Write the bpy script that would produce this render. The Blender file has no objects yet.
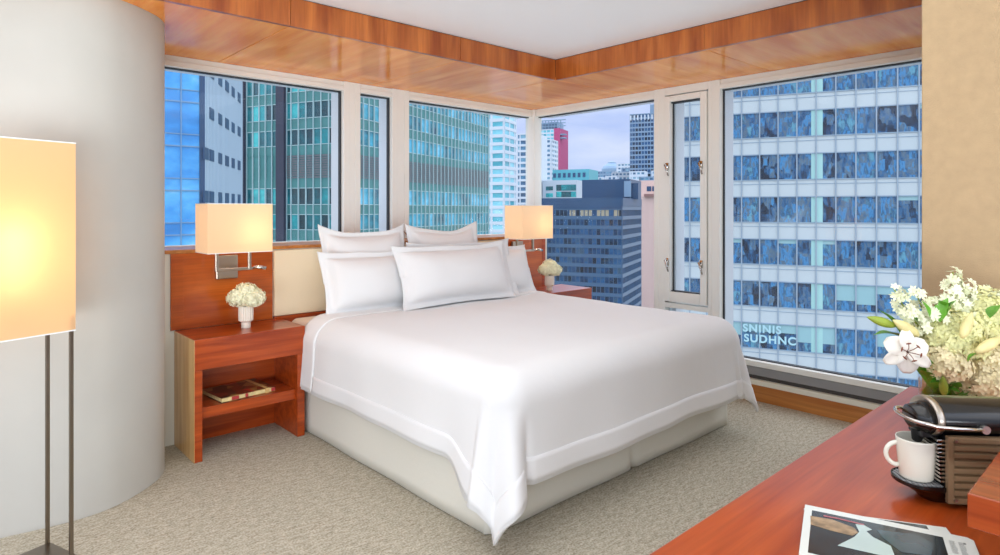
import bpy, bmesh, math, random
from mathutils import Vector, Matrix, Euler, noise
random.seed(7)
PI = math.pi
C = bpy.context.scene.collection
sc = bpy.context.scene
# ------------------------------------------------------------------ camera, world, exposure
CAM_H = 1.38
FX, FY = .6746, .7382            # forward direction on the floor plan
cd = bpy.data.cameras.new('camera'); cam = bpy.data.objects.new('camera', cd); C.objects.link(cam)
cd.sensor_width = 36; cd.lens = 36*626/1000; cd.shift_y = -68.5/1000; cd.clip_start = .02; cd.clip_end = 5000
cam.location = (0, 0, CAM_H); cam.rotation_euler = (PI/2, 0, math.atan2(FY, FX)-PI/2)
sc.camera = cam
sc.view_settings.view_transform = 'Standard'; sc.view_settings.look = 'None'
sc.view_settings.gamma = 1; sc.view_settings.use_curve_mapping = False
sc.view_settings.exposure = 0.52
sc.cycles.transparent_max_bounces = 32

def hexc(s, a=1):
    v = [int(s[i:i+2], 16)/255 for i in (0, 2, 4)]
    return tuple((c/12.92 if c <= .04045 else ((c+.055)/1.055)**2.4) for c in v)+(a,)

def build_world():
    w = bpy.data.worlds.new('sky'); sc.world = w; w.use_nodes = True
    nt = w.node_tree; nt.nodes.clear(); N = nt.nodes.new; L = nt.links.new
    out = N('ShaderNodeOutputWorld'); bg = N('ShaderNodeBackground'); L(bg.outputs[0], out.inputs[0])
    tc = N('ShaderNodeTexCoord'); sep = N('ShaderNodeSeparateXYZ'); L(tc.outputs['Generated'], sep.inputs[0])
    # overcast sky: brighter towards the zenith
    ramp = N('ShaderNodeValToRGB'); L(sep.outputs[2], ramp.inputs[0])
    e = ramp.color_ramp.elements
    e[0].position = 0.0; e[0].color = (.30, .33, .38, 1)
    e[1].position = 1.0; e[1].color = (2.1, 2.2, 2.35, 1)
    for p, c in ((.005, (.66, .68, .70, 1)), (.06, (.52, .56, .66, 1)), (.13, (.45, .50, .66, 1)), (.25, (.60, .65, .74, 1)), (.5, (1.35, 1.42, 1.55, 1))):
        x = e.new(p); x.color = c
    mp = N('ShaderNodeMapping'); L(tc.outputs['Generated'], mp.inputs[0]); mp.inputs['Scale'].default_value = (1.6, 1.6, 6)
    nz = N('ShaderNodeTexNoise'); nz.inputs['Scale'].default_value = 2.2; nz.inputs['Detail'].default_value = 6; L(mp.outputs[0], nz.inputs[0])
    r2 = N('ShaderNodeValToRGB'); L(nz.outputs[0], r2.inputs[0])
    r2.color_ramp.elements[0].position = .38; r2.color_ramp.elements[0].color = (.78, .86, 1.04, 1)
    r2.color_ramp.elements[1].position = .60; r2.color_ramp.elements[1].color = (1.22, 1.16, 1.08, 1)
    mx = N('ShaderNodeMix'); mx.data_type = 'RGBA'; mx.blend_type = 'MULTIPLY'; mx.inputs[0].default_value = 1
    L(ramp.outputs[0], mx.inputs[6]); L(r2.outputs[0], mx.inputs[7]); L(mx.outputs[2], bg.inputs[0])
    bg.inputs[1].default_value = 1.0
build_world()
# added area fill behind the camera, standing in for daylight from the open rear
ld = bpy.data.lights.new('rear_fill', 'AREA'); ld.shape = 'RECTANGLE'; ld.size = 6; ld.size_y = 2.6; ld.energy = 370; ld.color = (.90, .96, 1)
lo = bpy.data.objects.new('rear_fill', ld); C.objects.link(lo); lo.location = (-3.2, -3.5, .15)
lo.rotation_euler = (PI/2+.42, 0, math.atan2(FY, FX)-PI/2)

lc = bpy.data.lights.new('overhead_fill', 'AREA'); lc.shape = 'RECTANGLE'; lc.size = 2.2; lc.size_y = 2.2; lc.energy = 15; lc.color = (.97, .985, 1)  # added unseen fill at ceiling height, no fixture belongs to it
lp = bpy.data.objects.new('overhead_fill', lc); C.objects.link(lp); lp.location = (1.3, 1.5, 2.50)
# ------------------------------------------------------------------ materials
def newmat(name):
    m = bpy.data.materials.new(name); m.use_nodes = True
    b = m.node_tree.nodes['Principled BSDF']; return m, m.node_tree, b

def plain(name, col, rough=.5, metal=0, spec=.5, bump=0, bscale=60, var=0, vscale=3, coat=0, sheen=0):
    m, nt, b = newmat(name); N = nt.nodes.new; L = nt.links.new
    c = hexc(col) if isinstance(col, str) else col
    b.inputs['Base Color'].default_value = c; b.inputs['Roughness'].default_value = rough
    b.inputs['Metallic'].default_value = metal; b.inputs['Specular IOR Level'].default_value = spec
    b.inputs['Coat Weight'].default_value = coat; b.inputs['Coat Roughness'].default_value = .08
    b.inputs['Sheen Weight'].default_value = sheen
    tc = N('ShaderNodeTexCoord')
    if var:
        n = N('ShaderNodeTexNoise'); n.inputs['Scale'].default_value = vscale; n.inputs['Detail'].default_value = 4; L(tc.outputs['Object'], n.inputs[0])
        r = N('ShaderNodeValToRGB'); L(n.outputs[0], r.inputs[0])
        r.color_ramp.elements[0].position = .3; r.color_ramp.elements[1].position = .7
        r.color_ramp.elements[0].color = tuple(x*(1-var) for x in c[:3])+(1,); r.color_ramp.elements[1].color = tuple(min(1, x*(1+var)) for x in c[:3])+(1,)
        L(r.outputs[0], b.inputs['Base Color'])
    if bump:
        n = N('ShaderNodeTexNoise'); n.inputs['Scale'].default_value = bscale; n.inputs['Detail'].default_value = 3; L(tc.outputs['Object'], n.inputs[0])
        bp = N('ShaderNodeBump'); bp.inputs['Strength'].default_value = bump; bp.inputs['Distance'].default_value = .01
        L(n.outputs[0], bp.inputs['Height']); L(bp.outputs[0], b.inputs['Normal'])
    return m

def wood(name, dark, light, axis=0, rough=.28, coat=.4, scale=1, streak=14):
    m, nt, b = newmat(name); N = nt.nodes.new; L = nt.links.new
    tc = N('ShaderNodeTexCoord'); mp = N('ShaderNodeMapping'); L(tc.outputs['Object'], mp.inputs[0])
    s = [streak*scale]*3; s[axis] = .9*scale; mp.inputs['Scale'].default_value = s
    n = N('ShaderNodeTexNoise'); n.inputs['Scale'].default_value = 1.6; n.inputs['Detail'].default_value = 6; n.inputs['Distortion'].default_value = .4; L(mp.outputs[0], n.inputs[0])
    r = N('ShaderNodeValToRGB'); L(n.outputs[0], r.inputs[0])
    r.color_ramp.elements[0].position = .32; r.color_ramp.elements[0].color = hexc(dark)
    r.color_ramp.elements[1].position = .68; r.color_ramp.elements[1].color = hexc(light)
    mp2 = N('ShaderNodeMapping'); L(tc.outputs['Object'], mp2.inputs[0]); s = [90*scale]*3; s[axis] = 4*scale; mp2.inputs['Scale'].default_value = s
    n2 = N('ShaderNodeTexNoise'); n2.inputs['Scale'].default_value = 1; n2.inputs['Detail'].default_value = 2; L(mp2.outputs[0], n2.inputs[0])
    mx = N('ShaderNodeMix'); mx.data_type = 'RGBA'; mx.blend_type = 'OVERLAY'; mx.inputs[0].default_value = .28
    L(r.outputs[0], mx.inputs[6]); L(n2.outputs[0], mx.inputs[7]); L(mx.outputs[2], b.inputs['Base Color'])
    b.inputs['Roughness'].default_value = rough; b.inputs['Coat Weight'].default_value = coat; b.inputs['Coat Roughness'].default_value = .12
    b.inputs['Specular IOR Level'].default_value = 0.14 if 'soffit' in name else .4
    return m

def glass_thin(name, tint=(.97, .99, 1, 1), refl=.010):
    m = bpy.data.materials.new(name); m.use_nodes = True; nt = m.node_tree; nt.nodes.clear(); N = nt.nodes.new; L = nt.links.new
    o = N('ShaderNodeOutputMaterial'); t = N('ShaderNodeBsdfTransparent'); t.inputs[0].default_value = tint
    g = N('ShaderNodeBsdfGlossy'); g.inputs['Roughness'].default_value = .01; g.inputs[0].default_value = (1, 1, 1, 1)
    l0 = N('ShaderNodeLayerWeight'); l1 = N('ShaderNodeMath'); l1.operation = 'POWER'; l1.inputs[1].default_value = 5; L(l0.outputs['Facing'], l1.inputs[0])
    lw = N('ShaderNodeMath'); lw.operation = 'MULTIPLY_ADD'; lw.inputs[1].default_value = .7; lw.inputs[2].default_value = refl; L(l1.outputs[0], lw.inputs[0])
    mx = N('ShaderNodeMixShader'); L(lw.outputs[0], mx.inputs[0]); L(t.outputs[0], mx.inputs[1]); L(g.outputs[0], mx.inputs[2]); L(mx.outputs[0], o.inputs[0])
    return m

def shade_fabric(name, col, emit=0):
    m = bpy.data.materials.new(name); m.use_nodes = True; nt = m.node_tree; nt.nodes.clear(); N = nt.nodes.new; L = nt.links.new
    o = N('ShaderNodeOutputMaterial'); t = N('ShaderNodeBsdfTranslucent'); d = N('ShaderNodeBsdfDiffuse')
    t.inputs[0].default_value = col; d.inputs[0].default_value = hexc('d6b086')
    mx = N('ShaderNodeMixShader'); mx.inputs[0].default_value = .5; L(d.outputs[0], mx.inputs[1]); L(t.outputs[0], mx.inputs[2])
    em = N('ShaderNodeEmission'); em.inputs[0].default_value = col; em.inputs[1].default_value = emit
    ad = N('ShaderNodeAddShader'); L(mx.outputs[0], ad.inputs[0]); L(em.outputs[0], ad.inputs[1]); L(ad.outputs[0], o.inputs[0])
    return m

def facade_glass(name, cols, gloss=.25, nscale=.5, rough=.06, mix=.5, vert=False):
    """glazing of a far building: every pane has its own tone (attribute 'tint'), rooms, blinds and reflections painted in as noise"""
    m, nt, b = newmat(name); N = nt.nodes.new; L = nt.links.new
    at = N('ShaderNodeAttribute'); at.attribute_name = 'tint'
    tc = N('ShaderNodeTexCoord'); mp = N('ShaderNodeMapping'); L(tc.outputs['Object'], mp.inputs[0]); mp.inputs['Scale'].default_value = (1, 2.2, .8) if vert else (1, 1, 1.8)
    n = N('ShaderNodeTexNoise'); n.inputs['Scale'].default_value = nscale; n.inputs['Detail'].default_value = 5; n.inputs['Roughness'].default_value = .65; L(mp.outputs[0], n.inputs[0])
    if vert:
        v = N('ShaderNodeTexVoronoi'); v.distance = 'CHEBYCHEV'; v.inputs['Scale'].default_value = 1.25; v.inputs['Randomness'].default_value = .8
        mv = N('ShaderNodeMapping'); L(tc.outputs['Object'], mv.inputs[0]); mv.inputs['Scale'].default_value = (.01, 1.7, .9); L(mv.outputs[0], v.inputs[0])
        sv = N('ShaderNodeSeparateColor'); L(v.outputs['Color'], sv.inputs[0])
        nm = N('ShaderNodeMix'); nm.data_type = 'FLOAT'; nm.inputs[0].default_value = .3; L(n.outputs[0], nm.inputs[2]); L(sv.outputs[0], nm.inputs[3])
    mr = N('ShaderNodeMapRange'); L(nm.outputs[0] if vert else n.outputs[0], mr.inputs[0]); mr.inputs[1].default_value = .3; mr.inputs[2].default_value = .7
    m2 = N('ShaderNodeMix'); m2.data_type = 'FLOAT'; m2.inputs[0].default_value = mix; L(at.outputs['Fac'], m2.inputs[2]); L(mr.outputs[0], m2.inputs[3])
    r = N('ShaderNodeValToRGB'); L(m2.outputs[0], r.inputs[0]); e = r.color_ramp.elements
    k = len(cols)
    e[0].position = .12; e[0].color = hexc(cols[0]); e[1].position = .88; e[1].color = hexc(cols[-1])
    for i in range(1, k-1):
        x = e.new(.12+.76*i/(k-1)); x.color = hexc(cols[i])
    L(r.outputs[0], b.inputs['Base Color']); b.inputs['Roughness'].default_value = .3
    g = N('ShaderNodeBsdfGlossy'); g.inputs['Roughness'].default_value = rough; g.inputs[0].default_value = (.75, .9, 1, 1)
    lw = N('ShaderNodeLayerWeight'); lw.inputs[0].default_value = gloss
    mx = N('ShaderNodeMixShader'); L(lw.outputs['Fresnel'], mx.inputs[0]); L(b.outputs[0], mx.inputs[1]); L(g.outputs[0], mx.inputs[2])
    L(mx.outputs[0], nt.nodes['Material Output'].inputs[0])
    return m

M = {}
M['plaster'] = plain('plaster_warm_white', 'bfbdb6', .55, bump=.15, bscale=8, var=.03)
M['ceiling'] = plain('ceiling_paint', 'f6f6f8', .7)
M['beige_wall'] = plain('woven_wallcovering', 'ad9370', .75, bump=.25, bscale=220, var=.05, vscale=30)
M['cream'] = plain('cream_paint', 'e2dfd0', .45)
M['frame'] = plain('cream_aluminium_frame', 'eaebe6', .35, var=.02)
M['gasket'] = plain('black_gasket', '2a2e33', .6)
M['alu'] = plain('grey_aluminium_reveal', 'cfd6de', .4)
M['rail_grey'] = plain('grey_rail', '8f8f90', .45)
M['rail_dark'] = plain('dark_slot', '47423f', .6)
M['wood_soffit_y'] = wood('soffit_veneer_a', 'e6852c', 'ffb05a', 1, .16, .06, streak=5)
M['wood_soffit_x'] = wood('soffit_veneer_b', 'e6852c', 'ffb05a', 0, .16, .06, streak=5)
M['wood_fascia'] = wood('fascia_veneer', '8c4014', 'bd6c30', 2, .3, .3, streak=7)
M['wood_red'] = wood('cherry_horizontal', '8e3208', 'b9501a', 0, .3, .3)
M['wood_red_v'] = wood('cherry_side', 'cc9858', 'e8be80', 2, .3, .3)
M['wood_panel'] = wood('cherry_panel', '9c420e', 'c4631f', 0, .3, .3, streak=6)
M['wood_desk'] = wood('desk_veneer', '983a10', 'b65422', 0, .30, .15)
M['wood_tray'] = wood('tray_veneer', '7a2c0c', 'a04a1e', 1, .25, .3)
M['wood_base'] = wood('baseboard_wood', 'a15f28', 'c1803f', 1, .4, .2)
M['leather'] = plain('cream_upholstery', 'ead8b8', .55, bump=.1, bscale=80)
M['linen'] = plain('white_linen', 'e9e9e9', .85, bump=.10, bscale=14, sheen=.15)
M['linen_hem'] = plain('white_linen_band', 'ebebeb', .8, sheen=.15)
M['skirt'] = plain('skirt_fabric', 'e2dfd3', .9, bump=.1, bscale=40)
M['sheet'] = plain('mattress_sheet', 'f0ddcd', .85)
M['chrome'] = plain('chrome', 'c9c5c0', .15, metal=1)
M['nickel'] = plain('brushed_nickel', 'b8aea2', .3, metal=1)
M['steel_pole'] = plain('dark_nickel_pole', '8a8074', .3, metal=1)
M['ceramic'] = plain('cream_ceramic', 'ebe2d4', .3)
M['mug'] = plain('ivory_glaze', 'e6e2d2', .15, coat=.5)
M['petal'] = plain('ivory_petals', 'f8f3d2', .7, var=.12, vscale=60)
M['petal_green'] = plain('lime_petals', 'e8e6a8', .7, var=.2, vscale=30)
M['petal_peach'] = plain('peach_petals', 'f0e2b4', .7, var=.15, vscale=40)
M['petal_white'] = plain('white_petals', 'f6f0e2', .55, var=.03)
M['petal_spray'] = plain('spray_petals', 'eef0cf', .6, var=.1, vscale=40)
M['bud'] = plain('lily_bud', 'e8dc9a', .5, var=.15, vscale=20)
M['bud_green'] = plain('green_bud', '93a63c', .5, var=.2, vscale=20)
M['leaf'] = plain('leaf_green', '5f9c2c', .4, var=.3, vscale=25)
M['stamen'] = plain('stamen_brown', '7a3a16', .6)
M['vase_glass'] = glass_thin('vase_glass', (.96, .985, .97, 1))
M['glass'] = glass_thin('window_glass', (.96, .985, 1, 1))
M['black'] = plain('gloss_black_plastic', '050506', .22, coat=.2)
M['black_matt'] = plain('black_plastic', '121213', .4)
M['brown_panel'] = plain('brown_ribbed_metal', '8a7052', .38, metal=.35)
M['shade'] = shade_fabric('lamp_shade_cloth', (.64, .49, .34, 1), .42)
M['shade_big'] = shade_fabric('floor_lamp_cloth', (1, .70, .42, 1), .16)
M['bulb'] = plain('bulb_glass', 'ffffff', .3)
b_ = M['bulb'].node_tree.nodes['Principled BSDF']; b_.inputs['Emission Color'].default_value = (1, .75, .45, 1); b_.inputs['Emission Strength'].default_value = 5

def carpet_mat():
    m, nt, b = newmat('carpet'); N = nt.nodes.new; L = nt.links.new
    tc = N('ShaderNodeTexCoord')
    n1 = N('ShaderNodeTexNoise'); n1.inputs['Scale'].default_value = 110; n1.inputs['Detail'].default_value = 3; L(tc.outputs['Object'], n1.inputs[0])
    mp = N('ShaderNodeMapping'); L(tc.outputs['Object'], mp.inputs[0]); mp.inputs['Scale'].default_value = (22, 60, 1); mp.inputs['Rotation'].default_value = (0, 0, .5)
    n2 = N('ShaderNodeTexNoise'); n2.inputs['Scale'].default_value = 1; n2.inputs['Detail'].default_value = 5; L(mp.outputs[0], n2.inputs[0])
    ad = N('ShaderNodeMath'); ad.operation = 'ADD'; L(n1.outputs[0], ad.inputs[0]); L(n2.outputs[0], ad.inputs[1])
    r = N('ShaderNodeValToRGB'); hv = N('ShaderNodeMath'); hv.operation = 'MULTIPLY'; hv.inputs[1].default_value = .5; n2.inputs['Roughness'].default_value = .7; L(ad.outputs[0], hv.inputs[0]); L(hv.outputs[0], r.inputs[0])
    r.color_ramp.elements[0].position = .36; r.color_ramp.elements[0].color = hexc('8f8672')
    r.color_ramp.elements[1].position = .64; r.color_ramp.elements[1].color = hexc('d2cbb9')
    L(r.outputs[0], b.inputs['Base Color']); b.inputs['Roughness'].default_value = .95; b.inputs['Specular IOR Level'].default_value = .1
    bp = N('ShaderNodeBump'); bp.inputs['Strength'].default_value = .6; bp.inputs['Distance'].default_value = .01; L(n1.outputs[0], bp.inputs['Height']); L(bp.outputs[0], b.inputs['Normal'])
    return m
M['carpet'] = carpet_mat()

# ------------------------------------------------------------------ helpers
def bm_(): return bmesh.new()
def box(bm, x0, x1, y0, y1, z0, z1):
    v = [bm.verts.new(p) for p in ((x0,y0,z0),(x1,y0,z0),(x1,y1,z0),(x0,y1,z0),(x0,y0,z1),(x1,y0,z1),(x1,y1,z1),(x0,y1,z1))]
    return [bm.faces.new([v[i] for i in f]) for f in ((0,3,2,1),(4,5,6,7),(0,1,5,4),(1,2,6,5),(2,3,7,6),(3,0,4,7))]
def quad(bm, *p): return bm.faces.new([bm.verts.new(q) for q in p])
def ring_loft(bm, rings, close=True, cap=True):
    vs = [[bm.verts.new(p) for p in r] for r in rings]; n = len(vs[0])
    for a, b in zip(vs, vs[1:]):
        for i in range(n if close else n-1):
            bm.faces.new((a[i], a[(i+1) % n], b[(i+1) % n], b[i]))
    if cap and close:
        bm.faces.new(vs[0][::-1]); bm.faces.new(vs[-1])
    return vs
def lathe(bm, prof, n=32, c=(0,0,0), sx=1, sy=1):
    ring_loft(bm, [[(c[0]+sx*r*math.cos(2*PI*i/n), c[1]+sy*r*math.sin(2*PI*i/n), c[2]+z) for i in range(n)] for r, z in prof])
def tube(bm, pts, r, n=10, closed=False):
    pts = [Vector(p) for p in pts]; rr = r if isinstance(r, (list, tuple)) else [r]*len(pts)
    rings = []; up = None
    for i, p in enumerate(pts):
        a = pts[max(i-1, 0)]; b = pts[min(i+1, len(pts)-1)]
        d = (b-a).normalized()
        if up is None:
            up = Vector((0, 0, 1)) if abs(d.z) < .9 else Vector((1, 0, 0))
        s = d.cross(up).normalized(); up = s.cross(d).normalized()
        rings.append([p+(s*math.cos(2*PI*k/n)+up*math.sin(2*PI*k/n))*rr[i] for k in range(n)])
    ring_loft(bm, rings)
def obj(name, bm, mat, parent=None, smooth=False, bevel=0, seg=2, solid=0, sub=0, recalc=True):
    if recalc: bmesh.ops.recalc_face_normals(bm, faces=bm.faces)
    me = bpy.data.meshes.new(name); bm.to_mesh(me); bm.free()
    for m in (mat if isinstance(mat, (list, tuple)) else [mat]): me.materials.append(m)
    o = bpy.data.objects.new(name, me); C.objects.link(o)
    if parent: o.parent = parent
    if smooth:
        for p in me.polygons: p.use_smooth = True
    if solid: md = o.modifiers.new('s', 'SOLIDIFY'); md.thickness = solid; md.offset = 0
    if bevel: md = o.modifiers.new('b', 'BEVEL'); md.width = bevel; md.segments = seg; md.limit_method = 'ANGLE'; md.harden_normals = False
    if sub: md = o.modifiers.new('u', 'SUBSURF'); md.levels = sub; md.render_levels = sub
    return o
def boxo(name, d, mat, parent=None, bevel=.003, **k):
    bm = bm_(); box(bm, *d); return obj(name, bm, mat, parent, bevel=bevel, **k)
def thing(name, label, cat, loc=(0,0,0), rz=0, group=None):
    o = bpy.data.objects.new(name, None); C.objects.link(o); o.location = loc; o.rotation_euler = (0,0,rz); o.empty_display_size = .1
    o['label'] = label; o['category'] = cat
    if group: o['group'] = group
    return o
def tag(o, label, cat, group=None):
    o['label'] = label; o['category'] = cat
    if group: o['group'] = group
    return o
def struct(o, label=None):
    o['kind'] = 'structure'
    if label: o['label'] = label
    return o
def dup(root, loc, rz, label, group=None):
    r = root.copy(); C.objects.link(r); r.location = loc; r.rotation_euler = (0,0,rz); r['label'] = label
    for ch in list(root.children):
        c = ch.copy(); C.objects.link(c); c.parent = r
        for g in ch.children:
            d = g.copy(); C.objects.link(d); d.parent = c
    return r

# ------------------------------------------------------------------ room shell
WX, WY = 4.444, 4.375       # window planes
SILL, HEAD, FTOP = 1.14, 2.288, 2.36
HB = 3.995                  # face of the wall below the window, behind the headboard
FA, FB = 3.22, 3.514        # fascia planes
ZS, ZC = 2.36, 2.516
STX, STY = 2.545, .617      # beige stub wall

bm = bm_(); box(bm, -1.6, 4.75, -1.6, 4.6, -.25, 0); struct(obj('floor', bm, M['carpet']), 'beige grey carpet with fine mottled pile')
bm = bm_(); box(bm, -.7, FB+.01, -.9, FA+.01, ZC, ZC+.12); struct(obj('ceiling', bm, M['ceiling']), 'flat white ceiling')
# soffit panels in wood veneer, one continuous lowered band, cut by thin joints
def soffit(name, rects, mat, label):
    bm = bm_()
    for r in rects: box(bm, r[0]+.002, r[1]-.002, r[2]+.002, r[3]-.002, ZS, ZS+.02)
    return struct(obj(name, bm, mat, bevel=.0015), label)
E2 = .12
soffit('trim_1', [(-.7, 1.43, FA, WY+E2), (1.43, 2.59, FA, WY+E2), (2.59, 3.52, FA, WY+E2)], M['wood_soffit_y'], 'wood veneer soffit above the left windows')
soffit('trim_2', [(3.52, WX+E2, 3.22, WY+E2), (3.514, WX+E2, 1.99, 3.22), (3.514, WX+E2, STY-.3, 1.99)], M['wood_soffit_x'], 'wood veneer soffit above the right windows')
bm = bm_()
for a, b in ((-.7, 1.43), (1.43, 2.59), (2.59, FB)): box(bm, a+.0015, b-.0015, FA, FA+.03, ZS-.002, ZC-.006)
struct(obj('trim_3', bm, M['wood_fascia'], bevel=.001), 'dark wood fascia above the left windows')
bm = bm_()
for a, b in ((1.99, FA+.001), (STY-.3, 1.99)): box(bm, FB, FB+.03, a+.0015, b-.0015, ZS-.002, ZC-.006)
struct(obj('trim_4', bm, M['wood_fascia'], bevel=.001), 'dark wood fascia above the right windows')
bm = bm_(); box(bm, -.7, FB+.03, FA+.03, WY+.3, ZS+.02, ZC+.12); box(bm, FB+.03, WX+.3, -.0, WY+.3, ZS+.02, ZC+.12)
struct(obj('trim_5', bm, M['gasket']), 'slab edge above the soffit')

# curved plaster wall on the left
def curved_wall():
    ctrl = [(-1.6, 3.75), (-1.0, 3.56), (-.5, 3.44), (0, 3.375), (.223, 3.350), (.383, 3.325), (.50, 3.318), (.609, 3.338), (.70, 3.385), (.783, 3.449), (.858, 3.525), (.906, 3.60), (.934, 3.68), (.942, 3.78), (.942, 4.0), (.942, 4.5)]
    pts = []
    for i in range(len(ctrl)-1):      # catmull-rom
        p0 = ctrl[max(i-1, 0)]; p1 = ctrl[i]; p2 = ctrl[i+1]; p3 = ctrl[min(i+2, len(ctrl)-1)]
        for k in range(8):
            t = k/8
            pts.append(tuple(.5*((2*p1[j])+(-p0[j]+p2[j])*t+(2*p0[j]-5*p1[j]+4*p2[j]-p3[j])*t*t+(-p0[j]+3*p1[j]-3*p2[j]+p3[j])*t**3) for j in (0, 1)))
    pts.append(ctrl[-1]); pts.append((-1.6, 4.5))
    bm = bm_(); ring_loft(bm, [[(x, y, z) for x, y in pts] for z in (0, ZS-.0005)])
    o = obj('wall_left', bm, M['plaster'], smooth=True)
    md = o.modifiers.new('e', 'EDGE_SPLIT'); md.split_angle = math.radians(35)
    struct(o, 'curved off-white plaster wall')
curved_wall()
# beige wall at the end of the desk
bm = bm_(); box(bm, STX, WX+.3, -1.6, STY, 0, ZC+.12); struct(obj('wall_right', bm, M['beige_wall'], bevel=.004), 'beige woven wallcovering wall end')
# wall under the left window: deep box with a wood ledge on top
bm = bm_(); box(bm, .93, 4.24, HB, WY+.05, 0, SILL-.022); struct(obj('wall_back', bm, M['cream']), 'cream wall below the left windows')
bm = bm_(); box(bm, .935, 4.245, HB-.012, WY-.02, SILL-.022, SILL); struct(obj('trim_6', bm, M['wood_base'], bevel=.002), 'wood ledge below the left windows')
# outer slab so nothing is open at the corner
bm = bm_(); box(bm, 4.24, WX+.06, WY-.03, WY+.05, 0, .25); struct(obj('wall_corner', bm, M['frame']), 'low corner upstand')

def bars(name, rects, mat, parent=None, bevel=.003):
    bm = bm_(); rects = [r for r in rects if min(abs(r[1]-r[0]), abs(r[3]-r[2]), abs(r[5]-r[4])) > 1e-5]
    for r in rects: box(bm, *r)
    return obj(name, bm, mat, parent, bevel=bevel)
def window_root(n, label):
    o = bpy.data.objects.new('window_%d' % n, None); C.objects.link(o); o['kind'] = 'structure'; o['label'] = label; return o
def window_A(n, x0, x1, label, fl=.045, fr=.045, zb=SILL, gr=.011, gl=.005, rv=True):
    """left-wall window: frame, glass, dark gasket and outer reveal"""
    r = window_root(n, label)
    y = WY
    bars('window_frame', [(x0-fl, x0, y-.03, y+.05, zb-.01, FTOP), (x1, x1+fr, y-.03, y+.05, zb-.01, FTOP), (x0, x1, y-.03, y+.05, HEAD, HEAD+.036), (x0, x1, y-.018, y+.05, HEAD+.036, FTOP), (x0, x1, y-.012, y+.05, zb-.01, zb+.004)], M['frame'], r)
    g = .011
    bars('gasket', ([(x0, x0+gl, y+.005, y+.05, zb, HEAD), (x1-gr, x1, y+.010, y+.040, zb, HEAD)] if gr > .005 else [])+[(x0, x1, y+.012, y+.05, HEAD-.007, HEAD)], M['gasket'], r, 0)
    boxo('pane', (x0+g*.5, x1-g*.5, y+.026, y+.032, zb, HEAD-g*.5), M['glass'], r, 0)
    bars('outer_reveal', ([(x1-.004, x1+.02, y+.05, y+.17, zb-.05, HEAD+.03)] if rv else [])+[(x0-.02, x0+.004, y+.05, y+.17, zb-.05, HEAD+.03), (x0, x1, y+.05, y+.17, HEAD+.004, HEAD+.03)], M['alu'], r)
    return r
window_A(1, .80, 2.351, 'large window behind the left wall lamp')
window_A(2, 2.495, 2.785, 'narrow window above the pillows')
window_A(3, 2.950, 4.396, 'large window left of the corner post', fr=0, gr=.002, rv=False)
def window_B(n, y0, y1, label, zb, fl=.045, fr=.045, gf=.009, rv=True):
    r = window_root(n, label); x = WX
    bars('window_frame', [(x-.03, x+.05, y0-fl, y0, zb-.03, FTOP), (x-.03, x+.05, y1, y1+fr, zb-.03, FTOP), (x-.03, x+.05, y0, y1, HEAD, HEAD+.036), (x-.018, x+.05, y0, y1, HEAD+.036, FTOP), (x-.012, x+.05, y0, y1, zb-.04, zb)], M['frame'], r)
    g = .011
    bars('gasket', [(x+.005, x+.05, y0, y0+.005, zb, HEAD), (x+.012, x+.05, y0, y1, HEAD-.007, HEAD), (x+.005, x+.05, y0, y1, zb, zb+.006)]+([(x+.020, x+.036, y1-gf, y1, zb, HEAD)] if gf > .005 else []), M['gasket'], r, 0)
    boxo('pane', (x+.026, x+.032, y0+g*.5, y1-g*.5, zb, HEAD-g*.5), M['glass'], r, 0)
    bars('outer_reveal', [(x+.05, x+.18, y0-.02, y0+.004, zb-.05, HEAD+.03), (x+.05, x+.18, y0, y1, HEAD+.004, HEAD+.03)]+([(x+.05, x+.18, y1-.004, y1+.02, zb-.05, HEAD+.03)] if rv else []), M['alu'], r)
    return r
ZB = .283
window_B(4, 2.951, 4.313, 'window right of the corner post with the city skyline', ZB, fr=0, gf=.002, rv=False)
window_B(5, .70, 2.372, 'tall window facing the white office building', ZB, fr=.068)
# corner post
bars('trim_7', [(4.398, WX+.06, 4.315, WY+.06, .25, FTOP)], M['frame']); struct(bpy.data.objects['trim_7'], 'cream window corner post')
# mullion covers beside the casement and between the left windows
bars('trim_8', [(2.396, 2.450, WY-.028, WY+.05, SILL-.01, FTOP), (2.830, 2.905, WY-.028, WY+.05, SILL-.01, FTOP)], M['frame'])
struct(bpy.data.objects['trim_8'], 'cream mullion covers between the left windows')
# opening casement
cw = window_root(6, 'narrow opening casement with chrome latches')
x = WX
bars('window_frame', [(x-.03, x+.05, 2.846, 2.906, ZB-.03, FTOP), (x-.03, x+.05, 2.440, 2.467, ZB-.03, FTOP), (x-.03, x+.05, 2.467, 2.846, HEAD+.01, FTOP), (x-.03, x+.05, 2.467, 2.846, .585, .625), (x-.03, x+.05, 2.467, 2.846, ZB-.03, ZB)], M['frame'], cw)
bars('casement_sash', [(x-.045, x+.03, 2.795, 2.842, .637, HEAD), (x-.045, x+.03, 2.472, 2.527, .637, HEAD), (x-.045, x+.03, 2.527, 2.795, 2.241, HEAD), (x-.045, x+.03, 2.527, 2.795, .637, .716)], M['frame'], cw, .005)
bars('gasket', [(x+.001, x+.014, 2.786, 2.795, .716, 2.241), (x-.02, x+.03, 2.527, 2.534, .716, 2.241), (x-.02, x+.03, 2.527, 2.795, 2.231, 2.241), (x-.02, x+.03, 2.527, 2.795, .716, .724)], M['gasket'], cw, 0)
boxo('pane', (x+.005, x+.011, 2.530, 2.790, .72, 2.236), M['glass'], cw, 0)
boxo('pane', (x+.015, x+.021, 2.467, 2.846, ZB, .585), M['glass'], cw, 0)
bars('outer_reveal', [(x+.05, x+.18, 2.795, 2.84, .2, HEAD+.03), (x+.05, x+.18, 2.44, 2.50, .2, HEAD+.03)], M['alu'], cw)
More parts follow.
